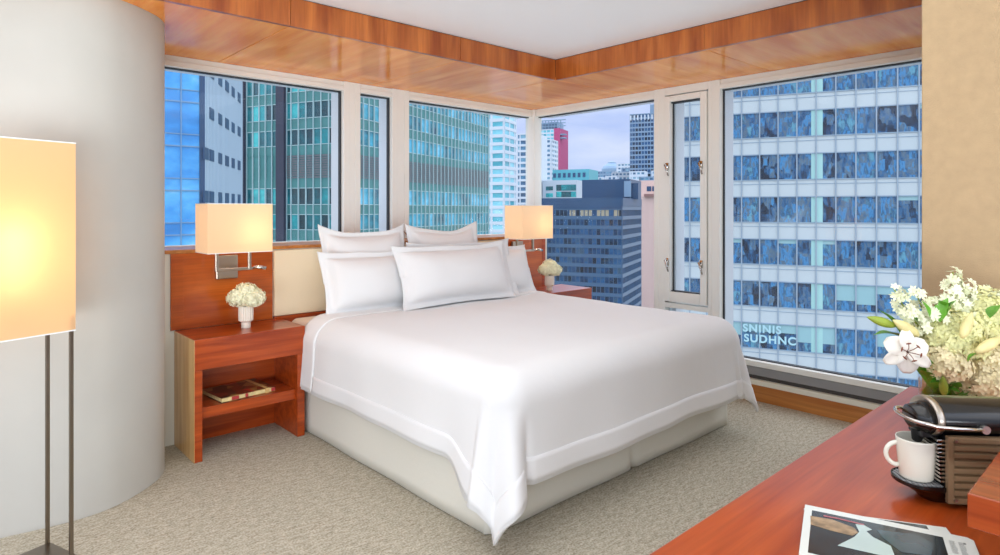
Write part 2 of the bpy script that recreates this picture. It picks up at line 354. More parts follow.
for yy, sg in ((2.812, -1), (2.515, -1)):
    for zz in (1.72, .955):
        bm = bm_(); box(bm, x-.058, x-.043, yy-.013, yy+.013, zz-.03, zz+.03)
        tube(bm, [(x-.055, yy, zz+.01), (x-.085, yy, zz+.012), (x-.09, yy+.02*sg, zz-.03), (x-.085, yy+.03*sg, zz-.075)], [.009, .009, .008, .006], 8)
        obj('window_handle', bm, M['chrome'], cw, smooth=True)
# small brass stay on the mullion above the pillows
bm = bm_(); box(bm, 2.86, 2.885, WY-.045, WY-.028, 1.17, 1.21); tube(bm, [(2.872, WY-.045, 1.20), (2.872, WY-.07, 1.20), (2.90, WY-.07, 1.17)], .006, 8)
o = obj('window_handle', bm, M['chrome'], bpy.data.objects['window_2'], bevel=.001)
# low wall strip below the right windows: wood base, cream, dark slot, grey rail, white rail
Y0, Y1 = STY, 4.0
def strip(name, xx, z0, z1, mat, label): struct(boxo(name, (xx, WX+.05, Y0, Y1, z0, z1), M[mat], bevel=.002), label)
strip('baseboard_right', 4.395, 0, .113, 'wood_base', 'wood baseboard below the right windows')
strip('trim_9', 4.398, .1135, .150, 'cream', 'cream ledge strip')
strip('trim_10', 4.43, .1505, .178, 'rail_dark', 'dark slot below the right windows')
strip('trim_11', 4.418, .1785, .243, 'rail_grey', 'grey rail below the right windows')
strip('trim_12', 4.405, .2435, .2832, 'frame', 'white sill rail of the right windows')
bm = bm_(); box(bm, 4.24, WX+.05, 4.0, WY-.031, 0, .24); struct(obj('trim_13', bm, M['frame']), 'low upstand in the window corner')

# ------------------------------------------------------------------ bed
XL, XR, YF, YH = 1.745, 3.785, 1.985, 3.965
bed = thing('bed', 'large bed with white duvet, pale skirt and cream headboard in the window corner', 'bed', ((XL+XR)/2, (YF+YH)/2, 0))
def local(parent, o):    # keep world coordinates of geometry while parented
    off = Vector(parent.location)
    for v in o.data.vertices: v.co -= off
    o.data.update(); return o
def skirt():
    bm = bm_(); pts = []
    per = [((XL, YH-.01), (XL, YF)), ((XL, YF), (XR, YF)), ((XR, YF), (XR, YH-.01))]
    for (a, b), nrm in zip(per, ((-1, 0), (0, -1), (1, 0))):
        n = 60
        for i in range(n):
            t = i/n; x = a[0]+(b[0]-a[0])*t; y = a[1]+(b[1]-a[1])*t
            # inverted pleats near the corners and mid side
            w = 0
            L = math.hypot(b[0]-a[0], b[1]-a[1]); s = t*L
            for c in ((0.0, L, L/2) if nrm[1] else (0.0, L)):
                w += -.022*math.exp(-((s-c)/.018)**2)
            w += .003*math.sin(s*9)
            pts.append((x+nrm[0]*w, y+nrm[1]*w, w))
    pts.append((XR, YH-.01, 0))
    rings = []
    for z, k in ((.005, 1.25), (.06, 1.2), (.2, 1), (.36, .6), (.43, .2)):
        rings.append([(p[0]+(p[0]-(XL+XR)/2)*(.008*(1-z/.43)), p[1]-(.010*(1-z/.43) if p[1] < 2.2 else 0)+0, z) for p in pts])
    ring_loft(bm, rings, close=False, cap=False)
    return local(bed, obj('bed_skirt', bm, M['skirt'], bed, smooth=True, solid=.006, recalc=False))
skirt()
bm = bm_(); box(bm, XL+.03, XR-.03, YF+.03, YH, .05, .43); local(bed, obj('bed_base', bm, M['skirt'], bed, bevel=.01))
bm = bm_(); box(bm, XL, XR, YF, YH, .46, .665); local(bed, obj('mattress', bm, M['sheet'], bed, bevel=.045, seg=5, smooth=True))
bm = bm_(); box(bm, XL+.02, XR-.02, YF+.02, YH, .42, .47); local(bed, obj('mattress_base', bm, M['alu'], bed, bevel=.01, seg=3))
# duvet
def duvet_mesh(lift, ya, yb, nx=150, ny=110, hem=None, name='duvet'):
    xi0, xi1, yi = 1.845, 3.600, 1.985
    Rr = .145+lift; ztop = .705+lift
    Ls, Lf = .505, .555
    bm = bm_(); vs = []
    for i in range(nx+1):
        row = []
        # denser sampling outside the inset lines
        u = i/nx; X = (xi0-Ls)+u*((xi1+Ls)-(xi0-Ls))
        for j in range(ny+1):
            v = j/ny; Y = ya+(yb-ya)*v
            a = (X-xi1) if X > xi1 else (X-xi0 if X < xi0 else 0)
            b = (Y-yi) if Y < yi else 0
            cx = min(max(X, xi0), xi1); cy = max(Y, yi)
            rho = math.hypot(a, b)
            if rho > 1e-6:
                nx_, ny_ = a/rho, b/rho
                phi = math.atan2(abs(b), abs(a)); dg = math.degrees(phi)
                R_ = Rr if a <= 0 else Rr+.045*math.cos(phi)**2
                ext = 0
                if a < 0:      # the near corner's fold leans towards the bed's side and reaches back along it
                    if b < 0:
                        ph2 = PI/2*(phi/(PI/2))**1.4; nx_, ny_ = -math.cos(ph2), -math.sin(ph2)
                    t_ = min(1, max(0, (2.20-Y)/.215)); ext = t_*t_*(3-2*t_)
                    if b < 0: ext *= max(0, 1-dg/45)
                elif a > 0 and b < 0: ext = -.35*math.sin(2*phi)
                q = rho/R_
                if q < PI/2: out = R_*math.sin(q); dz = R_*(1-math.cos(q))
                else:
                    s = (rho-R_*PI/2)*(1+.42*ext)
                    cf = math.sin(2*phi)
                    out = R_+s*.06; dz = R_+s*.985
                    out += cf*s*(.05+.08*cf)+.10*s*max(0, ext)
                    if a < 0 and b < 0:
                        g_ = lambda m, w: math.exp(-((dg-m)/w)**2)
                        out += s*(.10*g_(20, 9)+.24*g_(66, 11)-.06*g_(44, 7)-.08*g_(84, 6))
                    elif a > 0 and b < 0: out += s*.08*math.sin(phi*9)
                    along = (Y if abs(a) > abs(b) else X)
                    out += (1-cf)*min(1, s/.35)*.010*math.sin(along*5.3+1.3)+(1-cf)*min(1, s/.3)*.006*math.sin(along*13+2)
                x_ = cx+nx_*out; y_ = cy+ny_*out; z_ = ztop-dz
                # cloth that would go below the floor lies on it
                if z_ < .012+lift: x_ += nx_*(.012-z_)*.7; y_ += ny_*(.012-z_)*.7; z_ = .012+lift
            else:
                x_, y_, z_ = X, Y, ztop
            p = Vector((x_, y_, z_))
            puff = min(1, max(0, (Y-yi+.3)/.5))
            z_n = noise.noise(Vector((X*1.7, Y*1.7, 3)))*.012+noise.noise(Vector((X*5, Y*5, 9)))*.004
            p.z += z_n*(1 if rho < .2 else .3)
            w = noise.noise(Vector((X*3.1, Y*3.1, p.z*2)))*.008*min(1, rho/.2)
            if rho > 1e-6: p.x += nx_*w; p.y += ny_*w
            row.append(bm.verts.new(p))
        vs.append(row)
    for i in range(nx):
        for j in range(ny):
            f = bm.faces.new((vs[i][j], vs[i+1][j], vs[i+1][j+1], vs[i][j+1]))
            if hem:
                u = i+.5; v = j+.5
                if u < hem[0] or u > nx-hem[0] or v < hem[1]: f.material_index = 1
    return bm
bm = duvet_mesh(0, 1.985-.555, 3.66)
d = local(bed, obj('duvet', bm, [M['linen'], M['linen_hem']], bed, smooth=True, solid=.016, recalc=False))
# hem band: a thin second layer along the edges
def hem_band(name, uv_keep, lift):
    bm = duvet_mesh(lift, 1.985-.555, 3.66)
    nx, ny = 150, 110
    faces = list(bm.faces); kill = []
    for k, f in enumerate(faces):
        i, j = divmod(k, ny)
        if not uv_keep(i, j, nx, ny): kill.append(f)
    bmesh.ops.delete(bm, geom=kill, context='FACES')
    return local(bed, obj(name, bm, M['linen_hem'], bed, smooth=True, solid=.006, recalc=False))
hem_band('duvet_hem', lambda i, j, nx, ny: (i < 5 or i >= nx-5 or j < 5) and j < ny-9, .0085)
hem_band('duvet_fold', lambda i, j, nx, ny: j >= ny-9, .011)
# headboard: cream upholstered board, wood rail below
boards = [(1.650, 3.700)]
local(bed, boxo('headboard_cushion', (1.652, 3.698, HB-.03, HB-.001, .686, 1.112), M['leather'], bed, .006, seg=3))
local(bed, boxo('headboard_rail', (1.652, 3.698, HB-.034, HB-.001, .25, .684), M['wood_red'], bed, .003))

# pillows
def pillow_mesh(W, H, T, fl, seed, pinch=.06, n=44, sag=0):
    rnd = random.Random(seed); ph = rnd.random()*10
    bm = bm_(); kx = 1-2*fl/W; kz = 1-2*fl/H
    def pos(i, j, side):
        u = -1+2*i/n; v = -1+2*j/n
        x = u*W/2*(1-pinch*(1-v*v)); z = v*H/2*(1-pinch*1.2*(1-u*u))-sag*(1-u*u)*max(0, v)**2
        ui = abs(u)/kx; vi = abs(v)/kz
        t = 0
        if ui < 1 and vi < 1: t = T/2*((1-ui**2.6)*(1-vi**2.6))**.5
        t += .0035
        nz = noise.noise(Vector((x*6+ph, z*6, side*3+ph)))*.008*min(1, t/.03)
        wv = .010*math.sin(u*7+ph)*max(0, ui-.8)*3 if v > 0 else 0       # wavy flange
        wv2 = .008*math.sin(v*9+ph)*max(0, vi-.8)*3
        return (x, side*(t+nz)+wv+wv2, z+.006*math.sin(u*5+ph)*(v > .8))
    F = [[bm.verts.new(pos(i, j, -1)) for j in range(n+1)] for i in range(n+1)]
    B = [[bm.verts.new(pos(i, j, 1)) for j in range(n+1)] for i in range(n+1)]
    for i in range(n):
        for j in range(n):
            bm.faces.new((F[i][j], F[i+1][j], F[i+1][j+1], F[i][j+1])); bm.faces.new((B[i][j], B[i][j+1], B[i+1][j+1], B[i+1][j]))
    for i in range(n):
        for (r, s) in ((0, 0), (n, 0)):
            a = (F[i][r], F[i+1][r], B[i+1][r], B[i][r]); bm.faces.new(a if r == n else a[::-1])
            a = (F[r][i], F[r][i+1], B[r][i+1], B[r][i]); bm.faces.new(a[::-1] if r == n else a)
    return bm
def pillow(cx, yb, zb, W, H, T, lean, yaw, seed, label, fl=.045, roll=0):
    """stands on its lower edge at (cx, yb, zb), leaning back by lean"""
    bm = pillow_mesh(W, H, T, fl, seed, sag=.045 if H > .5 else .012)
    for v in bm.verts: v.co.z += H/2
    o = obj('pillow', bm, M['linen'], smooth=True)
    o.location = (cx, yb, zb); o.rotation_euler = Euler((-lean, roll, yaw), 'XYZ')
    tag(o, label, 'pillow', 'white flanged pillows on the bed'); return o
pillow(2.245, 3.74, .68, .68, .61, .20, .22, 0, 1, 'square white flanged pillow at the back left, its top against the window ledge')
pillow(2.93, 3.74, .68, .68, .61, .20, .22, 0, 2, 'square white flanged pillow at the back right, rising behind the front pillows')
pillow(2.17, 3.60, .69, .68, .44, .21, .30, -.02, 3, 'white pillow nearest the left nightstand, standing in the middle row')
pillow(3.36, 3.60, .69, .68, .42, .18, .30, .02, 5, 'white pillow nearest the right nightstand, partly behind the wide pillows')
pillow(2.95, 3.53, .705, .98, .46, .17, .30, 0, 6, 'wide white pillow just behind the front one, only its top edge showing')
pillow(2.80, 3.44, .71, 1.02, .45, .23, .34, 0, 4, 'widest white pillow standing in front of all the others')

# ------------------------------------------------------------------ nightstands
def nightstand(label):
    t = thing('nightstand', label, 'nightstand', (1.066, 3.619, 0), 0, 'pair of wood nightstands beside the bed')
    W, Dp, H = .631, .376, .668
    boxo('drawer', (0, W, 0, Dp-.004, H-.168, H), M['wood_red'], t, .0025)
    boxo('side_panel', (0, .042, .004, Dp-.006, 0, H-.169), M['wood_red'], t, .002)
    boxo('side_panel', (W-.046, W, .004, Dp-.006, 0, H-.169), M['wood_red'], t, .002)
    boxo('side_veneer', (-.002, 0, 0, Dp-.004, 0, H-.002), M['wood_red_v'], t, .0005)
    boxo('shelf', (.042, W-.046, .035, Dp-.03, .223, .283), M['wood_red'], t, .002)
    boxo('back_panel', (.042, W-.046, Dp-.028, Dp-.01, .0, H-.169), M['wood_red'], t, .001)
    return t
ns = nightstand('wood nightstand in front of the curved wall, a book on its open shelf')
dup(ns, (3.80, 3.619, 0), 0, 'wood nightstand in the window corner, mostly hidden behind the bed')
# wood wall panels behind the nightstands
for x0, x1, lb in ((1.043, 1.647, 'cherry wood wall panel behind the left wall lamp'), (3.702, 4.205, 'cherry wood wall panel behind the right wall lamp')):
    t = thing('wall_panel', lb, 'wall panel', (x0, HB, 0), 0, 'wood panels behind the nightstands')
    w = x1-x0
    boxo('panel', (0, w, -.012, -.001, .67 if x0 < 2 else .3, 1.1175), M['wood_panel'], t, .0015)
    # vertical edge band
    boxo('edge_band', (.0 if x0 < 2 else w-.04, .07 if x0 < 2 else w, -.0155, -.0125, .672, 1.110), M['wood_panel'] if x0 < 2 else M['wood_red'], t, .0008)

# ------------------------------------------------------------------ wall lamps
def add_light(name, loc, power, col, r, parent=None):
    l = bpy.data.lights.new(name, 'POINT'); l.energy = power; l.color = col; l.shadow_soft_size = r
    o = bpy.data.objects.new(name, l); C.objects.link(o); o.location = loc
    if parent: o.parent = parent
    return o
def open_box_shade(w, d, h, round_=.006):
    bm = bm_(); rings = []
    for z in (0, h*.25, h*.5, h*.75, h):
        rings.append([(x, y, z) for x, y in ((-w/2, -d/2), (w/2, -d/2), (w/2, d/2), (-w/2, d/2))])
    ring_loft(bm, rings, cap=False); return bm
def wall_lamp(label, loc, power):
    """origin at the middle of the shade's lower rim; wall is at +y"""
    t = thing('wall_lamp', label, 'lamp', loc, 0, 'pair of wall lamps with box shades')
    w, d, h = .372, .215, .287
    sh = obj('lamp_shade', open_box_shade(w, d, h), M['shade'], t)
    for z in (0, h-.004):
        bm = bm_()
        box(bm, -w/2-.001, w/2+.001, -d/2-.001, -d/2+.003, z, z+.004); box(bm, -w/2-.001, w/2+.001, d/2-.003, d/2+.001, z, z+.004)
        box(bm, -w/2-.001, -w/2+.003, -d/2, d/2, z, z+.004); box(bm, w/2-.003, w/2+.001, -d/2, d/2, z, z+.004)
        obj('rim', bm, M['linen_hem'], t)
    wy = HB-.0165-loc[1]       # wall panel face in local y
    bm = bm_(); box(bm, -.055, .073, wy-.022, wy, -.172, -.028)
    obj('mount_plate', bm, M['nickel'], t, bevel=.004)
    yb = wy-.10
    bm = bm_()
    box(bm, -.088, -.070, yb-.009, yb+.009, -.118, .03)      # left upright
    box(bm, .105, .123, yb-.009, yb+.009, -.118, .03)        # right upright
    box(bm, -.088, .130, yb-.008, yb+.008, -.118, -.101)     # cross bar
    box(bm, -.004, .012, yb, wy-.02, -.117, -.102)           # arm to the plate
    obj('arm', bm, M['nickel'], t, bevel=.003)
    bm = bm_(); tube(bm, [(.128, yb, -.108), (.150, yb-.008, -.104), (.162, yb-.02, -.104), (.205, yb-.03, -.112)], [.007, .009, .013, .011], 12)
    obj('switch', bm, M['chrome'], t, smooth=True)
    bm = bm_(); lathe(bm, [(.012, .03), (.013, .06), (.022, .085), (.028, .11), (.022, .135), (.008, .148)], 16, (.085, 0, .0))
    obj('bulb', bm, M['bulb'], t, smooth=True)
    add_light('bulb_light', (.085, -.0, .125), power, (1, .66, .34), .03, t)
    return t
wall_lamp('wall lamp with glowing box shade above the left nightstand', (1.345, 3.812, 1.125), 2.4)
wall_lamp('wall lamp with glowing box shade above the right nightstand', (3.822, 3.812, 1.125), 1.8)

# ------------------------------------------------------------------ nightstand flowers
def floret(bm, c, n, size, rnd, mat=0, petals=4):
    n = n.normalized(); a = n.orthogonal().normalized(); b = n.cross(a); rot = rnd.random()*PI
    cv = bm.verts.new(c+n*size*.05)
    for k in range(petals):
        t = rot+2*PI*k/petals; dt = PI/petals*.85
        d = a*math.cos(t)+b*math.sin(t)
        d1 = a*math.cos(t-dt)+b*math.sin(t-dt); d2 = a*math.cos(t+dt)+b*math.sin(t+dt)
        p1 = bm.verts.new(c+d1*size*.62+n*size*.18); p2 = bm.verts.new(c+d*size+n*size*.22); p3 = bm.verts.new(c+d2*size*.62+n*size*.18)
        f = bm.faces.new((cv, p1, p2, p3)); f.material_index = mat; f.smooth = False
def flower_ball(bm, c, R, count, size, seed, sz=1.0, lumps=.12):
    rnd = random.Random(seed); c = Vector(c)
    g = (1+5**.5)/2
    for i in range(count):
        z = 1-2*(i+.5)/count; th = 2*PI*i/g; r = math.sqrt(1-z*z)
        n = Vector((r*math.cos(th), r*math.sin(th), z))
        rr = R*(1+lumps*noise.noise(n*2.3+Vector((seed, 0, 0))))*(1+.12*(rnd.random()-.5))
        p = c+Vector((n.x*rr, n.y*rr, n.z*rr*sz))
        n2 = (n+Vector((rnd.uniform(-.35, .35), rnd.uniform(-.35, .35), rnd.uniform(-.35, .35)))).normalized()
        floret(bm, p, n2, size*rnd.uniform(.8, 1.2), rnd)
def ball_core(bm, c, R, sz=1):
    bmesh.ops.create_icosphere(bm, subdivisions=3, radius=R, matrix=Matrix.Translation(c) @ Matrix.Diagonal((1, 1, sz, 1)))
def bud_vase(label, loc, seed):
    t = thing('flower_vase', label, 'flowers', loc, 0, 'fluted vases of ivory flowers on the nightstands')
    bm = bm_(); n = 192; rings = []
    for r, z, fl in ((.0, .0, 0), (.026, .0, 0), (.027, .004, 0), (.027, .034, 0), (.034, .040, .3), (.040, .046, 1), (.041, .09, 1), (.041, .130, 1), (.040, .132, .3), (.036, .132, 0), (.035, .10, 0), (.0, .10, 0)):
        rings.append([((r*(1+.055*fl*(abs(math.sin(8*2*PI*i/n))**.6*2-1)))*math.cos(2*PI*i/n), (r*(1+.055*fl*(abs(math.sin(8*2*PI*i/n))**.6*2-1)))*math.sin(2*PI*i/n), z) for i in range(n)])
    rings[0] = [(1e-4*math.cos(2*PI*i/n), 1e-4*math.sin(2*PI*i/n), 0) for i in range(n)]
    rings[-1] = [(1e-4*math.cos(2*PI*i/n), 1e-4*math.sin(2*PI*i/n), .10) for i in range(n)]
    ring_loft(bm, rings, cap=False)
    obj('vase', bm, M['ceramic'], t, smooth=False)
    rnd = random.Random(seed)
    heads = [(-.048, .0, .185, .058), (.045, -.02, .178, .060), (.0, .0, .215, .062), (.01, -.045, .175, .048), (-.02, .045, .18, .05), (.05, .03, .20, .045)]
    for k, (x, y, z, r) in enumerate(heads):
        bm = bm_(); ball_core(bm, (x, y, z), r*.82, .85); flower_ball(bm, (x, y, z), r, 170, .0125, seed*10+k, .85)
        obj('flower_head', bm, M['petal'], t, recalc=False)
    bm = bm_()
    for x, y, z, r in heads: tube(bm, [(x*.25, y*.25, .09), (x*.6, y*.6, .14), (x, y, z)], .003, 6)
    obj('stem', bm, M['leaf'], t, smooth=True)
    return t
bud_vase('fluted cream vase of ivory flowers on the left nightstand', (1.408, 3.80, .668), 3)
bud_vase('fluted cream vase of ivory flowers on the right nightstand, half behind the bed', (4.024, 3.76, .668), 5)

# ------------------------------------------------------------------ book on the shelf
def book_jacket():
    m, nt, b = newmat('book_jacket'); N = nt.nodes.new; L = nt.links.new
    tc = N('ShaderNodeTexCoord'); n = N('ShaderNodeTexVoronoi'); n.inputs['Scale'].default_value = 16; L(tc.outputs['Object'], n.inputs[0])
    r = N('ShaderNodeValToRGB'); r.color_ramp.interpolation = 'CONSTANT'; L(n.outputs['Color'], r.inputs[0]); e = r.color_ramp.elements
    e[0].position = 0; e[0].color = hexc('3a1d12'); e[1].position = .35; e[1].color = hexc('6b2a1a')
    for p, c in ((.55, '9a7440'), (.7, 'b5342a'), (.85, '2e2a1e')): x = e.new(p); x.color = hexc(c)
    L(r.outputs[0], b.inputs['Base Color']); b.inputs['Roughness'].default_value = .3; return m
M['jacket'] = book_jacket(); M['pages'] = plain('book_pages', 'dcc88e', .7, var=.15, vscale=40)
M['red_paper'] = plain('red_print', 'b23a3a', .4); M['gold_paper'] = plain('gold_print', 'd2b071', .4)
bk = thing('book', 'thick picture book with colourful jacket lying on the nightstand shelf', 'book', (1.222, 3.664, .2835), .10)
boxo('page_block', (.004, .322, .004, .262, .003, .026), M['pages'], bk, .001)
bm = bm_(); box(bm, 0, .326, 0, .266, 0, .003); box(bm, 0, .326, 0, .266, .026, .029); box(bm, 0, .326, .262, .266, .003, .026)
obj('cover', bm, M['jacket'], bk, bevel=.001)
bm = bm_(); box(bm, .262, .286, -.0008, .2668, -.0, .0296); obj('jacket_band', bm, M['gold_paper'], bk)
for a_, b_ in ((.06, .10), (.14, .155), (.30, .322)): boxo('print', (a_, b_, -.001, .004, .005, .024), M['red_paper'], bk, 0)

# ------------------------------------------------------------------ floor lamp
def floor_lamp():
    # right corner of the shade / near post, rotated about 19 degrees off the room
    r_, f_ = -1.677, 2.471
    def W(r, f): return (FX*f+FY*r, FY*f-FX*r)
    a = W(-.475, -.880); b = W(-.872, .489)          # width direction (towards camera-left) and depth direction
    R0 = W(r_, f_)
    W_, D_ = .42, .19
    cx = R0[0]+a[0]*W_/2+b[0]*D_/2; cy = R0[1]+a[1]*W_/2+b[1]*D_/2
    rz = math.atan2(a[1], a[0])
    t = thing('floor_lamp', 'floor lamp with tall glowing box shade on thin metal posts', 'lamp', (cx, cy, 0), rz)
    zb, zt = .900, 1.642
    bm = open_box_shade(W_, D_, zt-zb)
    for v in bm.verts: v.co.z += zb
    obj('lamp_shade', bm, M['shade_big'], t)
    for z in (zb, zt-.005):
        bm = bm_()
        box(bm, -W_/2-.001, W_/2+.001, -D_/2-.001, -D_/2+.003, z, z+.005); box(bm, -W_/2-.001, W_/2+.001, D_/2-.003, D_/2+.001, z, z+.005)
        box(bm, -W_/2-.001, -W_/2+.003, -D_/2, D_/2, z, z+.005); box(bm, W_/2-.003, W_/2+.001, -D_/2, D_/2, z, z+.005)
        obj('rim', bm, M['linen_hem'], t)
    for sx in (-1, 1):
        for sy in (-1, 1):
            x, y = sx*(W_/2-.012), sy*(D_/2-.008)
            boxo('pole', (x-.007, x+.007, y-.005, y+.005, .018, zb+.06), M['steel_pole'], t, .001)
    boxo('base', (-W_/2, W_/2, -D_/2, D_/2, 0, .018), M['steel_pole'], t, .002)
    boxo('spider', (-W_/2+.01, W_/2-.01, -.006, .006, zb+.05, zb+.058), M['steel_pole'], t, .001)
    bm = bm_(); box(bm, -.006, .006, -D_/2+.006, D_/2-.006, zb+.05, zb+.058); lathe(bm, [(.02, zb+.05), (.02, zb+.16), (.014, zb+.17)], 16); obj('socket', bm, M['steel_pole'], t)
    bm = bm_(); lathe(bm, [(.012, zb+.17), (.02, zb+.20), (.032, zb+.25), (.03, zb+.29), (.01, zb+.32)], 16); obj('bulb', bm, M['bulb'], t, smooth=True)
    add_light('bulb_light', (0, 0, zb+.37), .9, (1, .68, .36), .035, t)
floor_lamp()

# ------------------------------------------------------------------ desk and what stands on it
DZ = .76
desk = thing('desk', 'long reddish wood desk top in the foreground', 'desk', (.5, -.15, 0))
L_ = 2.535-.5
boxo('desktop', (0, L_, 0, .80, DZ-.045, DZ), M['wood_desk'], desk, .003)
boxo('side_panel', (0, .04, .02, .78, 0, DZ-.046), M['wood_desk'], desk, .002)
boxo('side_panel', (L_-.04, L_, .02, .78, 0, DZ-.046), M['wood_desk'], desk, .002)
boxo('back_panel', (.04, L_-.04, .02, .04, .2, DZ-.046), M['wood_desk'], desk, .002)

# raised wooden slab at the right
rs = thing('wooden_riser', 'thick reddish wood riser shelf on the desk at the right edge', 'riser', (1.278, .245, DZ))
boxo('top', (0, .325, -.62, 0, .0905, .147), M['wood_tray'], rs, .002)
boxo('foot', (.03, .29, -.60, -.56, 0, .09), M['wood_tray'], rs, .002)
boxo('foot', (.03, .29, -.40, -.36, 0, .09), M['wood_tray'], rs, .002)

# coffee machine
def coffee_machine():
    rt, fw = 926/1000, 1.294
    a, b = .996, -.090       # length direction in camera right / forward
    wx, wy = FX*b+FY*a, FY*b-FX*a
    cx, cy = FX*fw+FY*rt, FY*fw-FX*rt
    t = thing('coffee_machine', 'black capsule coffee machine with brown ribbed side panel and chrome lever', 'coffee machine', (cx, cy, DZ), math.atan2(wy, wx))
    # local x: towards the back of the machine, y: away from camera, z up
    boxo('body', (.002, .24, .006, .106, .012, .146), M['black_matt'], t, .004)
    # ribbed side panel
    for yy, sg in ((0, 1), (.112, -1)):
        bm = bm_(); zs = []
        n = 9; z0, z1 = .012, .150
        prof = [(z0, 0)]
        for k in range(n):
            c = z0+(k+.5)*(z1-z0)/n; h = (z1-z0)/n
            prof += [(c-h*.40, .003), (c-h*.26, -.0045), (c+h*.26, -.0045), (c+h*.40, .003)]
        prof += [(z1, 0)]
        # frame strip with the ribs between
        a_ = [bm.verts.new((.010, yy+sg*p[1], p[0])) for p in prof]; b_ = [bm.verts.new((.24, yy+sg*p[1], p[0])) for p in prof]
        for i in range(len(prof)-1): bm.faces.new((a_[i], b_[i], b_[i+1], a_[i+1]))
        box(bm, -.001, .0105, min(yy-.003*sg, yy+.007*sg), max(yy-.003*sg, yy+.007*sg), z0, z1)
        box(bm, .010, .24, min(yy+.0035*sg, yy+.008*sg), max(yy+.0035*sg, yy+.008*sg), z0, z1)
        box(bm, .010, .24, min(yy-.003*sg, yy+.001*sg), max(yy-.003*sg, yy+.001*sg), z1-.005, z1); box(bm, .010, .24, min(yy-.003*sg, yy+.001*sg), max(yy-.003*sg, yy+.001*sg), z0, z0+.004)
        sp = obj('side_panel', bm, M['brown_panel'], t)
        if sg == 1:
            for zz in (z0+.008, z1-.008):
                bm = bm_(); tube(bm, [(.013, -.002, zz), (.013, -.007, zz)], [.0042, .0035], 14); obj('rivet', bm, M['nickel'], sp, smooth=False)
    # barrel top
    bm = bm_(); n = 40
    def sec(x, s, dz=0): return [(x, .056+s*.056*math.cos(2*PI*i/n), .176+dz+s*.040*math.sin(2*PI*i/n)*(1.0)) for i in range(n)]
    ring_loft(bm, [sec(-.012, .96), sec(.0, 1), sec(.10, 1), sec(.24, 1)])
    obj('barrel', bm, M['black'], t, smooth=True).modifiers.new('e', 'EDGE_SPLIT').split_angle = .6
    bm = bm_(); ring_loft(bm, [sec(-.0165, .90), sec(-.018, .97), sec(-.012, 1.0), sec(-.0075, 1.015), sec(-.004, 1.0)]); obj('front_ring', bm, M['nickel'], t, smooth=True)
    bm = bm_()
    def sec2(x, s, dz=0): return [(x, .056+s*.056*math.cos(2*PI*i/n), .170+dz+s*.04*math.sin(2*PI*i/n)) for i in range(n)]
    ring_loft(bm, [sec2(-.046, .50, .002), sec2(-.043, .62, .002), sec2(-.028, .76, 0), sec2(-.016, .86, 0)])
    obj('brew_head', bm, M['black'], t, smooth=True)
    bm = bm_(); lathe(bm, [(.006, .118), (.010, .122), (.013, .150), (.015, .165)], 20, (-.030, .056, 0)); box(bm, -.035, .0, .03, .082, .135, .16); obj('spout', bm, M['black_matt'], t, bevel=.002)
    # lever loop
    pts = [(.065, -.007, .168), (.02, -.008, .168), (-.025, -.004, .170)]
    for k in range(9):
        th = -PI/2-k*PI/8
        pts.append((-.038+.024*math.cos(th)*1.0, .056+.056*math.sin(th), .174))
    pts += [(-.025, .116, .170), (.02, .12, .168), (.065, .119, .168)]
    bm = bm_(); tube(bm, pts, .0042, 12)
    obj('lever', bm, M['chrome'], t, smooth=True)
    bm = bm_(); tube(bm, [(.068, -.001, .168), (.068, -.011, .168)], [.0095, .0085], 20); obj('lever_pivot', bm, M['chrome'], t)
    # ribbed metal front above the tray
    bm = bm_()
    for k in range(11):
        z = .050+k*.0085; box(bm, -.010-.0006*k, .002, .008, .104, z, z+.0045)
    obj('front_grille', bm, M['chrome'], t, bevel=.001)
    # drip tray: rounded plate over a tapering black foot
    n = 36
    def oval(x1, w, z): 
        r = []
        for i in range(n):
            th = PI/2+PI*i/(n-1); r.append((x1+.045*math.cos(th)*w, .056+.053*w*math.sin(th), z))
        return r+[(.02, .056-.053*w, z), (.02, .056+.053*w, z)]
    bm = bm_(); ring_loft(bm, [oval(.0, .55, 0.0), oval(-.002, .7, .010), oval(-.020, .92, .028), oval(-.032, 1, .034), oval(-.032, 1, .042), oval(-.032, .95, .042), oval(-.032, .93, .038)])
    obj('drip_tray', bm, M['black'], t, smooth=False, bevel=.001)
    bm = bm_()
    for k in range(9):
        x = -.070+k*.0078; hw = .046*math.sqrt(max(.05, 1-(max(0, -.032-x)/.045)**2)); box(bm, x, x+.005, .056-hw, .056+hw, .0375, .0415)
    obj('tray_grid', bm, M['rail_grey'], t)
    return t
cm = coffee_machine()
# mug on the drip tray
def mug():
    ml = cm.matrix_basis @ Vector((-.034, .052, .0420))
    t = thing('mug', 'small ivory mug standing on the coffee machine tray', 'mug', tuple(ml), cm.rotation_euler.z); t.scale = (.93, .93, .95)
    bm = bm_()
    lathe(bm, [(.0001, .0), (.030, .0), (.033, .002), (.0345, .006), (.0385, .05), (.0415, .088), (.0410, .091), (.0390, .090), (.036, .05), (.032, .008), (.0001, .006)], 48)
    obj('cup', bm, M['mug'], t, smooth=True)
    pts = []
    for k in range(13):
        th = PI*.5+PI*k/12*1.0
        pts.append((-.036+.026*math.cos(th)*1.0-.0, 0, .050+.026*math.sin(th)))
    pts = [(-.034, 0, .077)]+pts[1:-1]+[(-.034, 0, .026)]
    a = math.radians(-12)
    pts = [(p[0]*math.cos(a)-p[1]*math.sin(a), p[0]*math.sin(a)+p[1]*math.cos(a), p[2]) for p in pts]
    bm = bm_(); tube(bm, pts, .0052, 10); obj('handle', bm, M['mug'], t, smooth=True)
mug()

